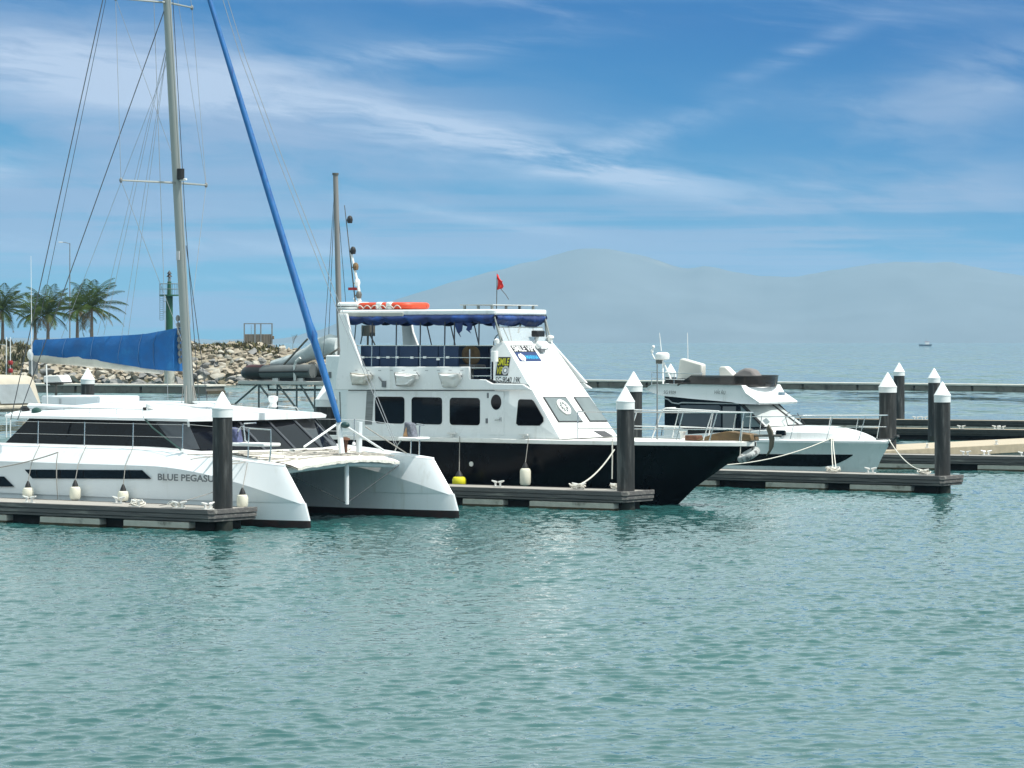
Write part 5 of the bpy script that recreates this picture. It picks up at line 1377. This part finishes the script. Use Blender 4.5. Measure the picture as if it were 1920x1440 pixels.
    mb = MB(); mb.grid([ring0, ring1]); mb.add(ring0 + [(x0 - .3, ys, z0), (x0 - .3, -ys, z0)], [tuple(range(7))]); mb.add(ring1 + [(x1 - .8, ys, z1), (x1 - .8, -ys, z1)], [tuple(range(7))])
    ws = mb.build('windscreen', SHADE, r, smooth=None)
    for k in (0, 4): MB().tube([ring0[k], ring1[k]], .055, 6).build('screen_pillar', BLACKR, ws)
    MB().tube([Vector(ring0[2]) + Vector((.01, 0, 0)), Vector(ring1[2]) + Vector((.02, 0, 0))], .035, 6).build('screen_pillar', BLACKR, ws)
    MB().tube(ring1[1:4], .035, 6).build('screen_sill', BLACKR, ws)
    mb = MB(); c = Vector(ring1[1]) + Vector((.05, -.1, .02)); mb.tube([c, c + Vector((-.15, .1, .32)), c + Vector((-.3, .7, .42))], .014, 5); c = Vector(ring1[3]) + Vector((.05, 0, .02)); mb.tube([c, c + Vector((-.2, -.2, .38))], .014, 5); mb.build('wiper', BLACKR, ws)
    # flybridge: a wedge-tailed white moulding with a visor
    yf = 1.30
    prof = [(1209, 731), (1216, 724), (1223, 721), (1245, 719.5), (1390, 722.5), (1398, 737), (1424, 755), (1422, 758.5), (1405, 758), (1383, 757), (1372, 754), (1300, 748), (1246, 742.5), (1240, 742)]
    P = YF.poly(prof, -yf)
    mb = MB(); n = len(P)
    def ring(y, sx, dz=0): return [(lerp(-4.4, x, sx), y, z + dz) for x, z in P]
    mb.grid([ring(-yf + .10, .97), ring(-yf, 1.0), ring(-.75, 1.08), ring(0, 1.11), ring(.75, 1.08), ring(yf, 1.0), ring(yf - .10, .97)], close=True, caps=True)
    fb = mb.build('flybridge', WHITE, r, smooth=30)
    a, b = YF.y(1244.5, 738.5, -yf), YF.y(1267, 731.5, -yf)
    lettering('lettering', 'SG.9309', b[0] - a[0], .115, (a[0], -yf - .012, a[1]), (1, 0, -.03), (0.12, 0, 1), LETB, fb, .0)
    a, b = YF.y(1340, 737.5, -yf), YF.y(1360, 730, -yf)
    lettering('lettering', 'HẢI ÂU', b[0] - a[0], .16, (a[0], -yf - .012, a[1] - .02), (1, 0, -.03), (0.08, 0, 1), LETB, fb, .0)
    mb = MB(); c = YF.y3(1458, 738, -.9); c = (c[0] + .1, -.9, c[2]); mb.box(c[0] - .05, c[0] + .12, -.95, -.80, c[2] - .05, c[2] + .05); mb.build('search_light', STEEL, fb)
    # smoked wind deflector round the flybridge
    rows = []
    zt = YF.y(1400, 706, -yf)[1]; zb_ = YF.y(1400, 724, -yf)[1]
    xa, xb = YF.y(1268, 724, -yf)[0], YF.y(1400, 724, -yf)[0]
    for lift, out in ((0, 0), (1, .05)):
        rw = []
        for k in range(9):
            x = lerp(xa, xb - .5, k / 8); hh = min(1, k / 2.0); rw.append((x, -1.18 - out, lerp(zb_, zt, lift * hh) - .04 * (1 - lift)))
        for k in range(9):
            a_ = R(-90 + 180 * k / 8); rw.append((xb - .45 + (.55 + out) * math.cos(a_), (1.18 + out) * math.sin(a_), lerp(zb_, zt, lift) - .04 * (1 - lift)))
        for k in range(9):
            x = lerp(xb - .5, xa, k / 8); hh = min(1, (8 - k) / 2.0); rw.append((x, 1.18 + out, lerp(zb_, zt, lift * hh) - .04 * (1 - lift)))
        rows.append(rw)
    inn = [[(x, y * .985, z) for x, y, z in rw] for rw in rows]
    MB().grid(rows).grid(inn).grid([rows[1], inn[1]]).build('wind_deflector', SMOKE, fb, smooth=50)
    mb = MB(); mb.tube([(x, y, z + .015) for x, y, z in rows[1]], .014, 5); mb.build('deflector_rim', BLACKR, fb)
    # seats and covered console
    s1 = [YF.y(px, py, -.2) for px, py in ((1268, 717), (1274.5, 673), (1279, 672), (1317, 683), (1316.5, 709), (1310, 722))]
    MB().prism(s1, -.22, .06).build('seat_back', BEIGE, fb, bevel=.05)
    s2 = [YF.y(px, py, -.2) for px, py in ((1352, 724), (1350.5, 690), (1353, 687), (1362, 687), (1377, 702), (1377, 716), (1370, 724))]
    MB().prism(s2, -.30, .04).build('helm_seat', BEIGE, fb, bevel=.06)
    s3 = [YF.y(px, py, .1) for px, py in ((1378, 724), (1384, 702), (1396, 694), (1405, 690), (1418, 693), (1426, 704), (1432, 712), (1434, 724))]
    MB().prism(s3, -.25, .25).build('covered_console', TAUPE, fb, bevel=.08)
    MB().box(s1[0][0] + .2, s2[0][0] - .1, -1.0, 1.0, zb_ - .06, zb_ + .22).build('flybridge_locker', DARKIN, fb)
    # radar arch, dome, aerials, rail
    q = YF.y3(1242, 722, 0)
    mb = MB(); mb.tube([(q[0] + .1, -.12, q[2]), YF.y3(1242.5, 676, 0)], .03, 8); mb.tube([(q[0] + .35, .15, q[2]), YF.y3(1244.5, 680, 0)], .03, 8); rm = mb.build('radar_mast', PLASTW, fb)
    c = YF.y3(1242, 675, 0); MB().lathe([(.12, 0), (.235, .03), (.25, .12), (.24, .20), (.17, .255), (.02, .265)], c).build('radar_dome', PLASTW, rm)
    MB().box(c[0] - .2, c[0] - .02, -.1, .1, c[2] - .13, c[2] + .0).build('radar_bracket', GALV, rm)
    mb = MB(); a_ = YF.y3(1227, 672, .1); mb.tube([(c[0] - .15, .1, c[2] - .08), a_, YF.y3(1222, 662, .1), YF.y3(1225, 655, .1)], .025, 6); mb.ball(YF.y3(1225, 650.5, .1), .055, .055, .06); mb.ball(YF.y3(1222.5, 659, .1), .05, .05, .08); mb.build('anchor_light', PLASTW, rm)
    MB().tube([YF.y3(1240, 658, .2), YF.y3(1236.5, 624, .2)], .018, 6, .012).build('aerial', PLASTW, rm)
    MB().tube([YF.y3(1290, 684, .5), YF.y3(1289, 624, .5)], .018, 6, .012).build('aerial', PLASTW, fb)
    mb = MB()
    for py, x1_ in ((699, 1318), (711, 1310)): mb.tube([YF.y3(1222, py - 1, 1.2), YF.y3(1222, py - 1, -1.1), YF.y3(x1_, py + 2, -1.15)], .014, 5)
    for px in (1222, 1264, 1315): mb.tube([YF.y3(px, 698, -1.12), YF.y3(px, 722, -1.12)], .014, 5)
    mb.build('fly_rail', STEEL, fb)
    # stern ladder frame
    mb = MB(); y = -.9; mb.tube([YF.y3(*p, y) for p in ((1246, 772), (1233, 774), (1230, 801), (1246, 801))], .03, 6); mb.tube([YF.y3(1242, 800, y), YF.y3(1240, 818, y)], .02, 6); mb.build('stern_frame', GREYST, r)
    # bow rail
    def dx(x): return 1.32 * min(1, max(0.01, .70 - x) / 3.3) ** .52
    mb = MB()
    for sg in (-1, 1):
        top = [(x, sg * dx(x), lerp(2.02, 2.10, k / 12)) for k, x in ((k, lerp(-3.9, .45, k / 12)) for k in range(13))]
        mb.tube(top, .016, 6)
        for x, l in ((-3.3, .12), (-2.1, .18), (-.9, .2), (.1, .2)): mb.tube([(x - l, sg * dx(x - l), 1.3), (x, sg * dx(x), 2.06)], .014, 6)
        mb.tube([(-.9, sg * dx(-.9), 1.70), (.38, sg * dx(.4), 1.72)], .012, 5)
    mb.tube([(.45, -dx(.45), 2.10), (.52, 0, 2.10), (.45, dx(.45), 2.10)], .016, 6); mb.build('bow_rail', STEEL, r)
    mb = MB(); mb.prism([(.2, 1.30), (.92, 1.33), (1.0, 1.40), (.9, 1.38), (.6, 1.36), (.2, 1.35)], -.05, .05); mb.prism([(.90, 1.34), (.88, 1.44), (1.0, 1.48), (1.03, 1.40)], -.08, .08); mb.prism([(.62, 1.24), (.9, 1.34), (.82, 1.24), (.68, 1.08)], -.03, .03); mb.build('anchor', mat('dark anchor iron', (.06, .06, .06), .5, metal=.3), r, bevel=.015)
    MB().box(-1.0, -.8, -1.02, -.94, 1.30, 1.36).build('mooring_cleat', CLEATW, r)
build_yacht()

# ------------------------------------------------------------------ the sailing boat half hidden behind the passenger boat
BF = Frame(-1.2, 104.0, -34.0)
def build_sailboat():
    r = thing('sailing_boat', 'sailing boat hidden behind the passenger boat, with bare grey mast and steel stern platform', 'sailing boat', (BF.ox, BF.oy, 0), BF.rz)
    hb, rows = hull([(-.8, -5.4, 3.2, .4, 5, .8), (0, -5.6, 3.8, 1.1, 5, .7), (.9, -5.8, 4.3, 1.3, 5, .6), (1.1, -5.8, 4.4, 1.32, 5, .6)])
    hb.grid([[(x, -y, z) for x, y, z in rows[-1]], [(x, y, z) for x, y, z in rows[-1]]]); hb.build('hull', WHITE, r, smooth=35)
    a = BF.y3(629, 326, 0); b = BF.y3(636, 600, 0)
    base = (a[0] + (b[0] - a[0]) * 2.0, 0, 1.0)
    MB().tube([base, b, a], [.10, .095, .085], 12).build('mast', MASTG, r)
    MB().tube([Vector(a) - Vector((0, 0, .04)), Vector(a) + Vector((0, 0, .03))], .11, 10).build('mast_cap', GALV, r)
    for q in ((615, 660, 0), (606, 668, -.8), (655, 650, 1.0)):
        MB().tube([Vector(a) - Vector((0, 0, .1)), BF.y3(*q)], .010, 5).build('stay', WIRE, r)
    # boom with a loose pale cover, sinking aft
    pts = [(636, 652, 26), (620, 645, 24), (598, 652, 22), (575, 665, 18), (552, 674, 14), (530, 679, 9), (508, 682, 5)]
    rows = []
    for px, py, hpx in pts:
        c = Vector(BF.y3(px, py, 0)); hz = hpx / 60 * .95; 
        rows.append([tuple(c + Vector((0, .26 * (hpx / 26) * math.cos(t), hz * .9 * math.sin(t))) + Vector((0, 0, .06 * noise.noise(Vector((px * .13, t * 2, 0)))))) for t in [2 * math.pi * k / 14 for k in range(14)]])
    MB().grid(rows, close=True, caps=True).build('sail_cover', TARP, r, smooth=60)
    MB().tube([BF.y3(636, 652, .1), BF.y3(612, 672, .1)], .03, 6).build('boom_strut', GALV, r)
    # cabin side seen beside the dinghy
    q0, q1 = BF.y(610, 712, -1.0), BF.y(632, 666, -1.0)
    dh = MB().box(q0[0], q0[0] + 1.6, -1.0, 1.0, 1.0, q1[1]).build('deck_house', WHITE, r, bevel=.05)
    q = BF.y(619, 703, -1.0); MB().box(q[0] - .05, q[0] + .05, -1.03, -.99, q[1] - .1, q[1] + .1).build('socket_box', LETG, dh)
    # stern platform and its braces
    p0, p1 = BF.y(449, 716, -.6), BF.y(628, 718, -.6)
    zt = p0[1] + .02
    MB().box(p0[0], p1[0], -.7, .9, zt - .10, zt + .02).build('stern_platform', mat('pale platform edge', (.46, .46, .43), .7, var=.1), r, bevel=.02)
    mb = MB()
    for px in (486, 520.5, 557, 591):
        q = BF.y(px, 720, -.6); mb.tube([(q[0], -.62, zt - .1), (q[0], -.62, .35)], .035, 6)
    for a_, b_ in (((483, 721), (441, 757)), ((486, 721), (508, 750)), ((521, 721), (557, 767)), ((563, 721), (591, 768)), ((648, 745), (632, 766))):
        mb.tube([BF.y3(*a_, -.62), BF.y3(*b_, -.62)], .035, 6)
    mb.tube([BF.y3(503, 722, -.3), BF.y3(504, 731, -.3), BF.y3(632, 731, -.3)], .04, 6)
    mb.build('platform_brace', mat('dark galvanised brace', (.10, .12, .12), .5, metal=.3), r)
    mb = MB(); mb.tube([BF.y3(*p, -.65) for p in ((553, 714), (552, 686), (555, 678), (563, 671))], .05, 6); mb.build('platform_post', CLEATW, r)
    mb = MB(); mb.tube([BF.y3(577, 635, -.4), BF.y3(530, 686, -.4)], .035, 6); mb.tube([BF.y3(636, 653, -.4), BF.y3(604, 674, -.4)], .035, 6); mb.tube([BF.y3(590, 682, -.4), BF.y3(558, 712, -.4)], .02, 5); mb.build('davit_strut', GALV, r)
    return zt
ZP = build_sailboat()
def dinghy():
    c = BF.y3(540, 714, .0); X, Y = BF.wld(c[0], .05)
    r = thing('inflatable_dinghy', 'black and grey inflatable dinghy lying on the stern platform', 'dinghy', (X, Y, ZP + .02), BF.rz)
    s = Y / FPX / .83
    xa, xm, xb = (463 - 540) * s, (507 - 540) * s, (606 - 540) * s
    zc = .30
    for sg in (-1, 1):
        yy = sg * .52
        MB().tube([(xm, yy, zc), (lerp(xm, xb, .5), yy, zc + .02), (xb, yy, zc + .04)], .23, 14).build('side_tube', TUBEG, r)
        MB().tube([(xm + .02, yy, zc), (lerp(xa, xm, .5), yy * .97, zc), (xa + .25, yy * .8, zc - .02), (xa + .02, yy * .45, zc - .04), (xa - .06, 0, zc - .05)], [.235, .235, .225, .19, .15], 14).build('bow_tube', TUBED, r)
        MB().tube([(xm + .05, yy * 1.01, zc + .055), (lerp(xa, xm, .5), yy * .98, zc + .055), (xa + .28, yy * .82, zc + .03)], [.20, .20, .19], 12).build('bow_patch', MAROON, r)
        MB().tube([(xm, sg * .745, zc), (xb - .05, sg * .75, zc + .03)], .03, 6).build('rub_strake', BLACKR, r)
    MB().box(xa + .4, xb - .1, -.5, .5, .03, .14).build('dinghy_floor', TUBED, r)
    for x in (xm + .6, xb - .5): MB().box(x - .12, x + .12, -.6, .6, 0, .10).build('chock', CLEATW, r)
    MB().tube([(xa + .05, -.3, .2), (xa - .06, -.32, .0), (xa + .2, -.3, -.02)], .012, 5).build('painter', ROPEW, r)
    lettering('registration_marks', 'RIB 24', .5, .09, (xm + .04, -.752, zc + .11), (1, 0, 0), (0, .2, 1), LETL, r, .0) if False else None
dinghy()

# ------------------------------------------------------------------ floating finger docks, piles, cleats, lines
def cleat(parent, x, y, z, rot=0.0, m=CLEATW):
    mb = MB(); 
    for s in (-1, 1):
        mb.tube([(s * .075, 0, 0), (s * .085, 0, .13)], .028, 6); mb.tube([(s * .03, 0, .125), (s * .12, 0, .14), (s * .20, 0, .165)], [.03, .032, .018], 6)
    mb.box(-.15, .15, -.06, .06, 0, .02)
    mb.move(Matrix.Translation((x, y, z)) @ Matrix.Rotation(rot, 4, 'Z'))
    return mb.build('cleat', m, parent)
def finger_dock(label, px, py, L, Wd, deg, floats, cleats, zt=.5, timber=TIMBER, deckm=DECKT):
    """corner: the near right corner of the deck; floats: (start, end) back along the near side"""
    Y = (EYE - zt) * FPX / (py - 640); F = Frame(gx(px, Y), Y, deg)
    r = thing('floating_dock', label, 'dock', (F.ox, F.oy, 0), F.rz, 'floating finger docks')
    MB().prism([(-L, .03), (-.18, .03), (-.03, .16), (-.03, Wd - .03), (-L, Wd - .03)], zt - .08, zt, 'z').build('deck_planks', deckm, r)
    for k, (z0, z1, o) in enumerate(((zt - .10, zt + .018, .0), (zt - .21, zt - .108, .02), (zt - .28, zt - .218, .05))):
        MB().prism([(-L, o), (-.12, o), (-o, .12 + o), (-o, Wd), (-o - .07, Wd), (-o - .07, .15 + o), (-.15, o + .07), (-L, o + .07)], z0, z1, 'z').build('timber_waler', timber, r, bevel=.012)
    MB().box(-L, -.1, Wd - .08, Wd - .01, zt - .24, zt + .01).build('timber_waler', timber, r)
    MB().prism([(-.35, .0), (-.35, zt - .09), (-L, zt - .09), (-L, .0)], .32, Wd - .2).build('frame', DARKIN, r)  # added dark backing box; shade between the floats is in its colour
    for a, b in floats:
        f = MB().box(-b, -a, .07, Wd - .12, -.4, zt - .30).build('float', CONC, r, bevel=.03)
        MB().box(-b - .004, -a + .004, .066, Wd - .116, -.4, .055).build('waterline_growth', ALGAE, f)
    for x, y, rot in cleats: cleat(r, -x, y, zt + .005, R(rot))
    return F, r
D1, d1 = finger_dock('left finger dock alongside the catamaran, with lines coiled on it', 396, 957.5, 16, 1.75, -34, [(.75, 2.8), (3.55, 5.5), (6.6, 9), (10, 12)], [(6.0, .25, 5), (2.6, .35, -8), (1.27, .35, 12), (.35, .30, 80), (4.0, 1.3, 0)])
D2, d2 = finger_dock('middle finger dock in front of the black hull, ending at a dark pile', 1172, 923.5, 12, 1.5, -34, [(.4, 3.1), (3.95, 5.3), (6.6, 9)], [(4.65, .85, 0), (2.0, .85, 10), (1.0, 1.15, -8)])
D3, d3 = finger_dock('right finger dock beside the yacht, ending at a dark pile', 1768, 894, 13, 1.4, -34, [(1.1, 3.15), (4.0, 6.05), (7.8, 9)], [(4.2, 1.0, 8), (3.0, 1.15, 0), (1.15, 1.0, -10), (8.6, 1.0, 20)])
D4, d4 = finger_dock('short pale dock between the right pile and the photo edge', 2010, 858.5, 12, 1.4, -26, [(1.2, 3.4), (4.6, 8.4)], [(3.9, .3, 0), (1.8, .3, 8), (3.4, 1.1, 30)])
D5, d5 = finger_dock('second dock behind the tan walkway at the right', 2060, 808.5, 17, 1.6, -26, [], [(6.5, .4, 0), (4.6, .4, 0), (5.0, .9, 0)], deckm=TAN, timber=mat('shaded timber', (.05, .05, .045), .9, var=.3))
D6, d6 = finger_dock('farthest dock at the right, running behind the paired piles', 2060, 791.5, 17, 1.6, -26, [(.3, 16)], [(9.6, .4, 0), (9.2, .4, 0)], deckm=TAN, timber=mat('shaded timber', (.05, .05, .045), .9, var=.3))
def walkway():
    d = R(52); X, Y = gx(1672, 116.5), 116.5
    r = thing('walkway', 'tan planked main walkway running away behind the docks at the right', 'walkway', (X, Y, 0), d)
    MB().box(-1.0, 26, 0, 3.6, .40, .52).build('deck_planks', TAN, r, bevel=.015)
    MB().box(-1.0, 26, -.06, .0 - .003, .20, .535).build('edge_beam', mat('tan edge beam', (.36, .30, .21), .85, var=.15), r, bevel=.015)
    for k in range(4): MB().box(-.8 + k * 6.6, 4.9 + k * 6.6, .08, 3.5, -.4, .396).build('float', CONC, r)
    for x, y in ((3.2, .4), (8.4, .4), (5.0, 3.0)): cleat(r, x, y, .525, R(40))
    MB().box(-2.0, -1.05, .3, 2.4, -.2, .46).build('step', CONC, r, bevel=.05)
walkway()

def pile(px, Y, rad, label, ztop=3.3, y0=-1.2, group='dark piles with white pointed caps'):
    r = thing('mooring_pile', label, 'pile', (gx(px, Y), Y, 0), random.uniform(0, 3), group)
    r.rotation_euler[0] = random.uniform(-.006, .006)
    ch = .42 * rad / .25; cz = ztop - ch
    MB().lathe([(rad, y0), (rad, cz - .05)], n=28).build('pile_shaft', PILEB, r)
    MB().lathe([(rad * 1.06, cz - .22), (rad * 1.06, cz - .035), (rad * 1.09, cz - .03), (rad * 1.09, cz), (rad * 1.03, cz + .012), (.03, ztop - .02), (.008, ztop)], n=28).build('pile_cap', PILEW, r, smooth=30)
    MB().lathe([(rad * 1.02, -.9), (rad * 1.03, .08), (rad * 1.015, .22), (rad * .99, .26)], n=28).build('tide_mark', mat('wet dark weed', (.010, .013, .008), .6, var=.5, scale=9, bump=.6), r)
def pile_on(F, x, y, rad, label):
    X, Y = F.wld(x, y); pile(960 + X / Y * FPX, Y, rad, label)
pile_on(D1, -.30, .80, .235, 'large pile in front of the catamaran bow, at the left dock end')
pile_on(D2, -.36, .62, .235, 'pile at the end of the middle dock, in front of the black hull')
pile_on(D3, -.36, .70, .235, 'pile at the end of the right dock, beyond the yacht bow')
pile(1188, 117, .31, 'pile showing just behind the middle dock pile', 3.4)
pile(1664.5, 118, .315, 'thick pile right behind the yacht bow rail', 3.36)
pile(1686, 176, .30, 'farther pile touching the thick one behind the yacht bow', 3.33)
pile(1751, 144, .265, 'slim far pile just left of the right dock pile', 3.3)
pile(164.5, 144, .30, 'pile standing behind the catamaran roof, below the sail cover', 3.3)
pile(611, 95, .31, 'pile under the dinghy platform at the passenger boat stern', 3.3)
pile(1257.5, 172, .30, 'pile tip showing behind the yacht flybridge', 3.3)

def line(label, pts, rad=.022, m=ROPEW, name='mooring_line'):
    return tag(MB().tube(pts, rad, 6).build(name, m), label, 'mooring line')
def W3(F, p): X, Y = F.wld(p[0], p[1]); return Vector((X, Y, p[2]))
a = W3(FF, FF.y3(1152, 843, -1.62)); b = W3(D2, (-2.0, .85, .62))
line('pale line sagging from the black bow to the middle dock cleat', sag(a, b, .14), .021)
line('short line hanging down the black hull beside the middle pile', [W3(FF, FF.y3(1148, 822, -1.66)), W3(FF, FF.y3(1148, 860, -1.66)), W3(FF, FF.y3(1147.5, 898, -1.66))], .018)
yc = W3(YF, (-.9, -1.0, 1.36))
b = W3(D3, (-8.6, 1.0, .62)); line('long line from the yacht foredeck back to the right dock', sag(yc, b, .22), .017)
b = W3(D3, (-4.2, 1.0, .6)); line('doubled line dropping from the yacht bow to the dock cleat', sag(yc, b, .16) + sag(b + Vector((.1, .05, 0)), yc + Vector((.05, 0, 0)), .10)[1:], .016)
a = W3(YF, (.70, -.05, 1.32)); b = W3(D3, (-1.15, 1.0, .62)); line('bow line from the yacht stem to the cleat near the right pile', sag(a, b, .20), .016)
a = W3(CF, CF.y3(109, 848, -3.66)); b = W3(CF, CF.y3(-30, 880, -3.9)); line('grey spring line leading left along the catamaran side', sag(a, b, .06), .016, ROPEG)
line('thin line hanging straight down the catamaran hull window', [a, W3(CF, CF.y3(106, 865, -3.75)), W3(CF, CF.y3(106, 900, -3.75)), W3(CF, CF.y3(108, 936, -3.8))], .014, ROPEG)
a = W3(CF, CF.y3(420, 915, -3.72)); b = W3(D1, (-1.9, .35, .55)); line('thin dark line from behind the front pile to the left dock', sag(a, b, .05), .010, ROPEG)
def coil(F, x, y, z, label, seed, m=ROPEW):
    rnd = random.Random(seed); mb = MB()
    for k in range(7):
        r0 = rnd.uniform(.06, .15); cx, cy = rnd.uniform(-.09, .09), rnd.uniform(-.04, .04); h = rnd.uniform(.0, .09)
        mb.tube([(cx + r0 * 1.4 * math.cos(t), cy + r0 * math.sin(t), .03 + h + .03 * math.sin(t * 2 + k)) for t in [2 * math.pi * i / 14 for i in range(15)]], .014, 5)
    X, Y = F.wld(x, y); o = mb.build('rope_coil', m); o.location = (X, Y, z); o.rotation_euler = (0, 0, F.rz)
    tag(o, label, 'rope coil')
coil(D1, -1.4, .42, .52, 'tangled white rope heaped round the cleats of the left dock', 1)
coil(D1, -2.7, .45, .52, 'small loose rope heap on the left dock nearer the boat name', 2)
coil(D2, -2.0, .8, .52, 'rope coil round the middle dock cleat where the bow line ends', 3)
coil(D2, -.95, 1.2, .52, 'rope coil beside the pile on the middle dock', 4)
coil(D3, -4.2, 1.0, .52, 'rope coil below the yacht bow on the right dock', 5)
coil(D3, -1.15, 1.0, .52, 'rope coil near the pile on the right dock', 6)

# small craft far out and the odds and ends at the left edge
def fishing_boat():
    p = at(1735.5, 649, 3000); r = thing('fishing_boat', 'tiny dark fishing boat with red cabin out near the horizon', 'fishing boat', (p.x, p.y, 0), R(8))
    hb, rows = hull([(-.5, -5.5, 5.0, 1.4, 6, .7), (1.0, -6.0, 6.0, 1.8, 6, .6), (1.6, -6.2, 6.6, 1.9, 6, .6)]); hb.grid([[(x, -y, 1.4) for x, y, z in rows[-1]], [(x, y, 1.4) for x, y, z in rows[-1]]])
    hb.build('hull', mat('dark blue hull', (.02, .035, .07), .6), r)
    MB().box(-.6, 3.2, -1.1, 1.1, 1.4, 4.0).build('wheel_house', PLASTW, r, bevel=.1)
    MB().box(-.9, 3.5, -1.3, 1.3, 4.0, 4.2).build('roof', REDF, r)
    MB().tube([(.5, 0, 4.2), (.5, 0, 7.5)], .08, 6).build('mast', GREYST, r)
fishing_boat()
def marker(px, label):
    Y = 150; b = at(px, 702, Y); r = thing('marker_pole', label, 'marker pole', (b.x, Y, 0), 0, 'white poles at the left edge')
    MB().tube([(0, 0, -.5), (0, 0, at(px, 632, Y).z)], .03, 6, .022).build('pole', PLASTW, r); return r
marker(12, 'plain white pole farthest left, above the cream canopy')
mk = marker(19.5, 'white pole with two red blocks, above the cream canopy')
for py in (680, 695): MB().lathe([(.10, -.10), (.13, 0), (.10, .10)], (0, 0, at(19, py, 150).z), 10).build('red_block', REDP, mk)
